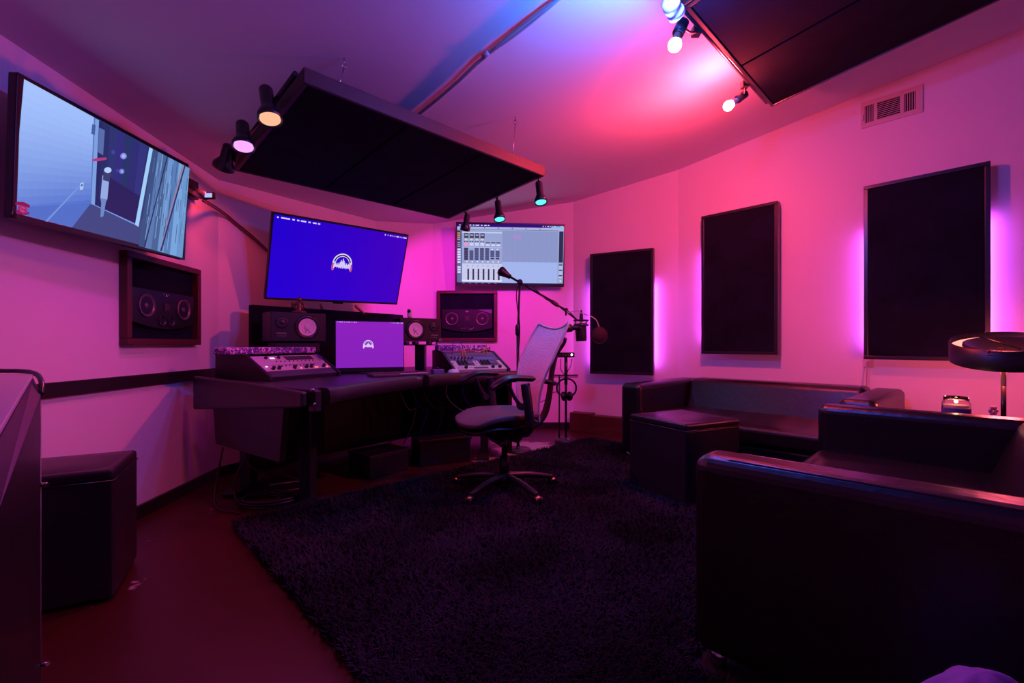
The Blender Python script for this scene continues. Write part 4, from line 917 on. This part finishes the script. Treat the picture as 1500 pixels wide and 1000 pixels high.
# ------------------------------------------------------------------ cube poufs
def pouf(label, c, ang, s, h, z0=.0):
    t = thing('cube_pouf', label, 'ottoman', (*c, z0), ang)
    part('body', MB().box(-s / 2, s / 2, -s / 2, s / 2, .012, h - .045), M['pouf'], t, bevel=.012, seg=3)
    mb = MB(); n = 14
    mb.grid(lambda u, v: ((u - .5) * (s - .01), (v - .5) * (s - .01), h - .012 + .016 * (1 - (2 * u - 1) ** 4) * (1 - (2 * v - 1) ** 4)), n, n)
    part('top_cushion', MB().box(-s / 2, s / 2, -s / 2, s / 2, h - .05, h - .006), M['pouf'], t, bevel=.014, seg=3)
    part('top_face', mb, M['pouf'], t)
    for sx in (-1, 1):
        for sy in (-1, 1): part('foot', MB().cyl((sx * s * .42, sy * s * .42, 0), (sx * s * .42, sy * s * .42, .02), .02), M['blackp'], t)
    part('seam', MB().tube([V((x, y, h - .05)) for x, y in ((-s / 2, -s / 2), (s / 2, -s / 2), (s / 2, s / 2), (-s / 2, s / 2), (-s / 2, -s / 2))], .004, 6, 0), M['leather'], t)
    return t
pouf('black cube pouf in front of the far leather sofa', (1.145, 3.05), math.atan2(.45, .89), .49, .514, .016)
pouf('black cube pouf against the left wall beside the upright case', (-1.822, 1.857), math.atan2(.486, .874), .39, .52)

# ------------------------------------------------------------------ sofas
def sofa(label, o, rot, W_, D_, H_, arm, back_t, z0=.018):
    t = thing('leather_sofa', label, 'sofa', (*o, z0), rot)
    def blk(name, x0, x1, y0, y1, z0_, z1_, bv, puff=0):
        nx, ny, nz = max(2, int((x1 - x0) / .05)), max(2, int((y1 - y0) / .05)), max(2, int((z1_ - z0_) / .05))
        mb = MB().box(x0, x1, y0, y1, z0_, z1_)
        return part(name, mb, M['leather'], t, bevel=bv, seg=5)
    blk('arm', 0, arm, 0, D_, .05, H_, .045); blk('arm', W_ - arm, W_, 0, D_, .05, H_, .045)
    # backrest leaning a little
    lo = [V((arm, D_ - back_t - .10, .30)), V((W_ - arm, D_ - back_t - .10, .30)), V((W_ - arm, D_ - .01, .06)), V((arm, D_ - .01, .06))]
    hi = [V((arm, D_ - back_t + .03, H_ + .01)), V((W_ - arm, D_ - back_t + .03, H_ + .01)), V((W_ - arm, D_, H_ + .01)), V((arm, D_, H_ + .01))]
    part('backrest', MB().hexa(lo, hi), M['leather'], t, bevel=.045, seg=5)
    part('seat_base', MB().box(arm, W_ - arm, .03, D_ - back_t, .05, .27), M['leather'], t, bevel=.02, seg=3)
    w2 = W_ - 2 * arm
    def cush(u, v):
        e_ = (1 - (2 * u - 1) ** 6) * (1 - (2 * v - 1) ** 6)
        return (arm + .006 + u * (w2 - .012), .008 + v * (D_ - back_t - .05), .385 + .03 * e_ + .004 * math.sin(u * 37 + 3 * v) * e_)
    part('seat_cushion', MB().box(arm + .006, W_ - arm - .006, .005, D_ - back_t - .035, .272, .40), M['leather'], t, bevel=.03, seg=4)
    part('cushion_top', MB().grid(cush, 40, 16), M['leather'], t)
    # puckered seams
    part('seam', MB().tube([V((arm * .5 + .0, y, H_ + .0015)) for y in np.linspace(.04, D_ - .04, 8)], .0025, 5, 0), M['leather'], t) if False else None
    for x in (arm * .16, arm * .84, W_ - arm * .84, W_ - arm * .16):
        part('piping', MB().tube([V((x, .005 + abs(math.sin(k * 1.7)) * .001, .06)) if k == 0 else V((x, .03 if k == 1 else (k - 1) / 9 * (D_ - .03), H_ - (.028 if k == 1 else .006))) for k in range(11)], .004, 6, 0), M['leather'], t)
    for x in (.06, W_ - .06):
        for y in (.06, D_ - .06): part('foot', MB().cyl((x, y, 0), (x, y, .055), .022, .026), M['steel'], t)
    return t
sofa('long low black leather sofa along the right wall under two acoustic panels', (.945, 3.99), math.atan2(-.733, .681), 1.783, 1.12, .65, .2, .26)
sofa('near black leather sofa seen from behind its arm at lower right', (1.824, 2.673), math.radians(-135), 1.8, 1.0, .647, .155, .26)

# corner table with lamp and candle
q2 = math.sqrt(.5); NM = lambda n_, m_: V(((n_ + m_) * q2, (n_ - m_) * q2))
ctr = NM(3.52, .05)
t = thing('corner_table', 'dark table in the corner between the sofas carrying candle and lamp', 'table', (ctr.x, ctr.y, 0), math.radians(45))
part('table_top', MB().box(-.28, .28, -.27, .27, .53, .56), M['blackwood'], t, bevel=.006)
for sx in (-1, 1):
    for sy in (-1, 1): part('leg', MB().box(sx * .25 - .02, sx * .25 + .02, sy * .24 - .02, sy * .24 + .02, 0, .53), M['blackwood'], t)
cpos = at(1400.5, 600, 2.42)
t = thing('jar_candle', 'burning candle in a glass jar with dark blue label', 'candle', (cpos.x, cpos.y, .561))
r = .057
part('jar', MB().lathe([(.0, .001), (0, r), (.13, r), (.145, r * .9), (.165, r * .9), (.165, r * .82), (.14, r * .84), (.125, r * .93), (.008, r * .93), (.008, .001)], (0, 0, 0), (0, 0, 1), 28), M['glass'], t)
part('wax', MB().lathe([(.009, .001), (.009, r * .9), (.122, r * .9), (.120, .001)], (0, 0, 0), (0, 0, 1), 24), M['wax'], t)
part('label', MB().lathe([(.012, r + .001), (.105, r + .001)], (0, 0, 0), (0, 0, 1), 28), M['labelm'], t)
part('wick', MB().cyl((0, 0, .120), (0, 0, .132), .0015), M['blackp'], t)
part('flame', MB().lathe([(0, .001), (.006, .008), (.014, .009), (.026, .004), (.034, .0005)], (0, 0, .129), (0, 0, 1), 12), em('flame', (1, .75, .4), 14), t)
point('candle_light', (cpos.x, cpos.y, .735), (1, .45, .2), .5, .01)
fpz = at(1455, 602, 2.44)
t = thing('glass_flower', 'small pink glass flower ornament beside the lamp pole', 'ornament', (fpz.x, fpz.y, .561))
part('base', MB().lathe([(0, .001), (0, .02), (.008, .018), (.014, .006), (.055, .005)], (0, 0, 0), (0, 0, 1), 12), M['glass'], t)
for k in range(6):
    a_ = k * PI / 3; part('petal', MB().sph((math.cos(a_) * .018, 0, .087 + math.sin(a_) * .018), .011, 8, (1, .5, 1)), pm("pink_glass", (.9, .5, .55), .2), t)
part('stem', MB().sph((0, 0, .087), .009, 8).cyl((0, 0, .05), (0, 0, .08), .004), M['glass'], t)
lp = at(1470, 512, 2.48)
t = thing('table_lamp', 'table lamp with wide black drum shade glowing red on a thin pole', 'lamp', (lp.x, lp.y, .561))
part('base', MB().lathe([(0, .001), (0, .09), (.012, .09), (.018, .02), (.02, .001)], (0, 0, 0), (0, 0, 1), 24), M['satin'], t)
part('pole', MB().cyl((0, 0, .01), (0, 0, .215), .011), M['satin'], t)
part('upper_pole', MB().cyl((0, 0, .215), (0, 0, .36), .011), pm('pale_wood_pole', (.6, .4, .35), .5), t)
tilt = V((-.17, -.2, 1)).normalized()
so = V((.0, 0, .41)) - tilt * .06
part('drum_shade', MB().lathe([(0, .216), (.112, .219), (.112, .213), (0, .210)], so, tilt, 40), M['blackp'], t)
part('inner_drum', MB().lathe([(.0, .158), (.098, .161), (.098, .155), (.0, .001)], so, tilt, 36), M['blackp'], t)
part('glowing_ring', MB().lathe([(.085, .163), (.085, .208)], so, tilt, 40), em('red_ring_glow', (1, .25, .2), 2.2), t)
part('spider', MB().tube([so + tilt * .095 + V((-.2, 0, .06)), so + tilt * .095, so + tilt * .095 + V((.2, 0, -.06))], .003, 6, 0), M['blackp'], t)
# red monogram on the shade
nrmv = V((-lp.x, -lp.y, 0)).normalized(); rgt = V((-nrmv.y, nrmv.x, 0)); mc = so + tilt * .06 + nrmv * .2195 - rgt * .03
part('monogram', MB().tube([mc + rgt * a_ + V((0, 0, b2)) for a_, b2 in ((-.03, -.015), (-.01, .02), (-.018, -.01), (.0, -.004))], .002, 5, 1)
     .tube([mc + rgt * a_ + V((0, 0, b2)) for a_, b2 in ((.03, .016), (.008, .014), (.004, -.006), (.022, -.008), (.02, .004))], .002, 5, 1)
     .tube([mc + rgt * a_ + V((0, 0, b2)) for a_, b2 in ((-.032, -.02), (.028, -.018))], .0015, 5, 0), pm('red_print', (.5, .05, .06), .4), t)
point('lamp_light', lp + V((0, 0, -.09)) + V((.02, .02, 0)), (1, .09, .10), L_LAMP, .06)
o = point('lamp_up_light', V((lp.x, lp.y, 1.08)), (1, .12, .12), L_LAMP * .1, .05)
# outlet and cord under the large panel
x_, z_ = WR.hit(1272, 531, .01)
t = WR.thing('wall_outlet', 'cream wall outlet with cord under the large acoustic panel', 'outlet', x_, z_ - .04)
part('plate', MB().box(-.035, .035, -.008, -.001, 0, .1), M['vent'], t, bevel=.003)
part('cord', MB().tube([V((0, -.02, .05)), V((-.01, -.04, -.1)), V((.0, -.03, -.3)), V((-.04, -.02, -.6))], .005, 6), M['pale'], t)

# ------------------------------------------------------------------ camera bracket and cable on left wall
t = thing('wall_camera', 'small camcorder with lit flip screen on a black wall arm', 'camera', at(296, 286, 3.1))
part('wall_arm', MB().tube([V((-2.2, 3.1, at(280, 276, 3.1).z)), at(284, 280, 3.05), at(293, 286, 3.0)], (.045, .02), 8).box(-.03, .03, -.05, .05, -.06, .06, Matrix.Translation((-2.185, 3.08, at(280, 276, 3.1).z - .01))), M['blackp'], t, world=True)
part('camcorder_body', MB().lathe([(0, .001), (0, .026), (.05, .03), (.1, .03), (.11, .001)], at(302, 287, 2.95), at(288, 283, 3.0) - at(302, 287, 2.95), 18), pm('camcorder_silver', (.2, .18, .2), .3, metal=.5), t, world=True)
fl = at(306, 286.5, 2.95)
part('flip_screen', MB().box(-.042, .042, -.008, .006, -.024, .024, Matrix.Translation(fl)), M['blackp'], t, world=True, bevel=.006)
part('screen_glow', MB().box(-.022, .026, -.0085, -.008, -.014, .014, Matrix.Translation(fl)), em('viewfinder', srgb(190, 190, 250), 1), t, world=True)
def onwfl(px, py, off=.02):
    x_, z_ = WFL.hit(px, py, off); p = WFL.o + WFL.d * x_ + WFL.n * off; return V((p.x, p.y, z_))
mb = MB()
for dy in (0, 3.2): mb.tube([at(297, 291 + dy, 3.0), at(312, 300 + dy, 3.3)] + [onwfl(px, py + dy) for px, py in ((330, 312), (346, 326), (366, 342), (384, 358), (396, 370))], .006, 7, 2)
single('wall_cable', mb, pm('brown_cable', (.16, .06, .05), .45), 'pair of brown cables sagging from wall camera to the blue television', 'cable')

# ------------------------------------------------------------------ case at the left edge
t = thing('upright_case', 'tall black upright case with rounded rim at the left edge of the photo', 'case', (-1.6, 1.2, 0))
cfr, cfl, cnr, cnl = at(49, 547, 1.35), at(-70, 549, 1.35), V((-.77, .683, .87)), V((-1.5, .55, .87))
bfr, bnr = at(60, 577, 1.28), V((-.80, .71, .745))
dn = lambda p, z: V((p.x, p.y, z))
bfl, bnl = dn(cfl, .9), dn(cnl, .84)
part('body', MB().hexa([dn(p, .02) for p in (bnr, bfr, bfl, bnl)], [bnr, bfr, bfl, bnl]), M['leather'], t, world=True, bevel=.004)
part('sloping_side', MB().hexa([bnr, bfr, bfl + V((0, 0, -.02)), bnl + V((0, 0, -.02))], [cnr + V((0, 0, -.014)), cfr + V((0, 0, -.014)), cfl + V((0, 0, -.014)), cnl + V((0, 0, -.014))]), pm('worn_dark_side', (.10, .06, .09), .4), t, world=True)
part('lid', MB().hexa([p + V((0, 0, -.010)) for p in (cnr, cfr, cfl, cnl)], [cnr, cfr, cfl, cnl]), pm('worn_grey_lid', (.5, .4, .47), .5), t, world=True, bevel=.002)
part('rim', MB().tube([at(-60, 541, 1.36), at(0, 543, 1.36), at(30, 543, 1.36), at(49, 545, 1.35), at(58, 551, 1.33), at(62, 563, 1.3), at(60, 577, 1.28)], .0065, 8, 1), M['satin'], t, world=True)
e0 = at(58.5, 590, 1.27)
part('edge_rail', MB().cyl(dn(e0, .03), e0, .0028), pm('rail_grey', (.2, .17, .19), .4), t, world=True)
for z in (.11, .61): part('latch', MB().cyl(dn(e0, z), dn(e0, z) + V((.022, 0, 0)), .006), M['steel'], t, world=True)

# ------------------------------------------------------------------ crumpled bag bottom right
def bagf(u, v):
    a_ = 2 * PI * u; ph = PI * v * .5
    r_ = (.125 + .012 * math.sin(3 * a_ + 1) + .008 * math.sin(7 * a_ + 9 * v)) * (math.sin(ph) ** .8 if v else 0) * (1 + .1 * math.sin(5 * v + 2 * a_))
    return (.80 + r_ * math.cos(a_) * 1.15, .78 + r_ * math.sin(a_) * .8, (.44 - .42 * (1 - math.cos(ph))) + .012 * math.sin(4 * a_ + 5 * v) * v)
single('cloth_bag', MB().grid(bagf, 48, 24), M['bag'], 'crumpled purple cloth bag at the bottom edge beside the near sofa', 'bag')

# ------------------------------------------------------------------ cables and boxes under the desk
single('cable_coil', MB().tube([V((-1.52 + .17 * math.cos(a_) * (1 + .1 * math.sin(a_ * .7)), 2.85 + .13 * math.sin(a_), .012 + .0025 * a_)) for a_ in np.linspace(0, 6 * PI, 40)], .008, 6, 0), M['cable'], 'coil of black cable on the floor under the left end of the desk', 'cable')
single('cable_tangle', MB().tube([V((-1.80, 3.0, .42)), V((-1.72, 3.0, .3)), V((-1.80, 2.95, .15)), V((-1.74, 2.85, .03)), V((-1.6, 2.75, .012)), V((-1.35, 2.78, .012)), V((-1.2, 2.95, .012))], .007, 6).tube([V((-1.76, 3.0, .42)), V((-1.7, 2.92, .2)), V((-1.5, 2.95, .16)), V((-1.35, 3.0, .10))], .006, 6)
       .tube([V((-1.84, 2.9, .35)), V((-1.86, 2.85, .1)), V((-1.78, 2.72, .012)), V((-1.6, 2.68, .012))], .006, 6), M['cable'], 'loose black cables hanging from the desk end to the floor', 'cable')
t = thing('power_supply', 'small black power box with pale edges on the floor under the desk', 'power box', (-1.52, 3.06, 0), .5)
part('case', MB().box(-.1, .1, -.06, .06, .002, .10), M['blackp'], t, bevel=.006)
part('pale_edge', MB().box(-.095, .095, -.063, -.058, .088, .092).box(-.095, .095, -.063, -.058, .038, .042), M['pale'], t)
t = thing('foot_pedal', 'flat black foot pedal on the floor in front of the desk leg', 'pedal', (-1.26, 2.72, 0), -.5)
part('base', MB().box(-.06, .06, -.11, .11, .001, .02), M['blackp'], t, bevel=.005)
part('treadle', MB().hexa([V((-.05, -.1, .022)), V((.05, -.1, .022)), V((.05, .1, .045)), V((-.05, .1, .045))], [V((-.05, -.1, .03)), V((.05, -.1, .03)), V((.05, .1, .055)), V((-.05, .1, .055))]), M['satin'], t)
mats_ = [M['cable'], M['pale'], M['bluec'], M['redwood']]
CAB = ['black cable hanging farthest left in the shadow under the desk', 'pale cable hanging second from the left under the desk', 'blue cable hanging in the left half under the desk', 'reddish cable hanging in the middle under the desk',
       'black cable hanging right of the reddish one under the desk', 'pale cable hanging nearest the chair seat under the desk', 'blue cable hanging farthest right under the desk, by the chair']
for k in range(7):
    x0_, y0_ = -1.15 + k * .12, 4.05 + .03 * math.sin(k * 2.1)
    pts = [V((x0_, y0_, .72)), V((x0_ + .05 * math.sin(k), y0_ - .03, .55)), V((x0_ + .12, y0_ - .05 * math.cos(k), .40)), V((x0_ + .18, y0_, .46)), V((x0_ + .12 + .05 * math.sin(3 * k), y0_ + .03, .25)), V((x0_ + .05, y0_, .10))]
    o = single('hanging_cable', MB().tube(pts, .005, 6, 2), mats_[k % 4], CAB[k], 'cable', 'cables hanging under the desk')
t = thing('equipment_box', 'dark box of gear on the floor under the desk by the chair', 'box', (-.62, 3.95, 0), .45)
part('case', MB().box(-.22, .22, -.15, .15, .002, .2), M['blackp'], t, bevel=.006)
part('lid', MB().box(-.23, .23, -.16, .16, .2, .22), M['desk'], t, bevel=.004)
t = thing('equipment_box', 'low black box on the floor under the middle of the desk', 'box', (-1.05, 3.6, 0), .9)
part('case', MB().box(-.18, .18, -.14, .14, .002, .16), M['blackp'], t, bevel=.006)
part('lid', MB().box(-.185, .185, -.145, .145, .16, .175), M['blackp'], t, bevel=.004)

# ------------------------------------------------------------------ shag rug
Rc = V((-1.53, 2.5)); du, dv = V((.7265, .687)), V((.687, -.7265)); LU, LV = 3.25, 2.95
rug = thing('shag_rug', 'large dark charcoal shag rug covering the middle of the floor', 'rug', (Rc.x, Rc.y, 0))
cr = [Rc, Rc + du * LU, Rc + du * LU + dv * LV, Rc + dv * LV]
part('backing', MB().hexa([V((*p, .001)) for p in cr], [V((*p, .013)) for p in cr]), M['rugb'], rug, world=True)
NB = 170000
u_ = rng.random(NB) * (LU + .02) - .01; v_ = rng.random(NB) * (LV + .02) - .01
X = Rc.x + du.x * u_ + dv.x * v_; Y = Rc.y + du.y * u_ + dv.y * v_
keep = Y > .9
def outside(cx_, cy_, ux, uy, x0_, x1_, y0_, y1_):      # drop tufts under furniture
    a_ = (X - cx_) * ux + (Y - cy_) * uy; b2 = -(X - cx_) * uy + (Y - cy_) * ux
    return ~((a_ > x0_) & (a_ < x1_) & (b2 > y0_) & (b2 < y1_))
keep &= outside(.945, 3.99, .681, -.733, -.01, 1.8, -.01, 1.13) & outside(1.824, 2.673, -q2, -q2, 0, 1.81, 0, 1.01) & outside(1.145, 3.05, .892, .451, -.25, .25, -.25, .25)
X, Y = X[keep], Y[keep]; n = len(X)
patch = np.sin(X * 2.3 + 1.3 * np.sin(Y * 1.7)) * np.sin(Y * 2.9 + X) 
ang = rng.random(n) * 2 * PI; lean = .022 + .02 * rng.random(n); hgt = .034 + .016 * rng.random(n) + .006 * patch
bx_, by_ = np.cos(ang) * lean, np.sin(ang) * lean; wx, wy = -np.sin(ang) * .0035, np.cos(ang) * .0035
z0_ = np.full(n, .012)
Vv = np.stack([np.stack([X - wx, Y - wy, z0_], 1), np.stack([X + wx, Y + wy, z0_], 1),
               np.stack([X + wx * .8 + bx_ * .35, Y + wy * .8 + by_ * .35, z0_ + hgt * .65], 1), np.stack([X - wx * .8 + bx_ * .35, Y - wy * .8 + by_ * .35, z0_ + hgt * .65], 1),
               np.stack([X + bx_, Y + by_, z0_ + hgt * (.9)], 1)], 1).reshape(-1, 3)
Vv[:, 0] -= Rc.x; Vv[:, 1] -= Rc.y
me = bpy.data.meshes.new('pile')
base_i = np.arange(n) * 5
me.vertices.add(n * 5); me.vertices.foreach_set('co', Vv.ravel())
loops = np.stack([base_i, base_i + 1, base_i + 2, base_i + 3, base_i + 3, base_i + 2, base_i + 4], 1).ravel()
me.loops.add(n * 7); me.loops.foreach_set('vertex_index', loops)
me.polygons.add(n * 2); ls = (np.stack([np.arange(n) * 7, np.arange(n) * 7 + 4], 1)).ravel(); me.polygons.foreach_set('loop_start', ls)
me.polygons.foreach_set('loop_total', np.tile([4, 3], n)); me.update(calc_edges=True); me.validate(); me.materials.append(M['rugm'])
o = part('pile', me, M['rugm'], rug); o['kind'] = 'stuff'
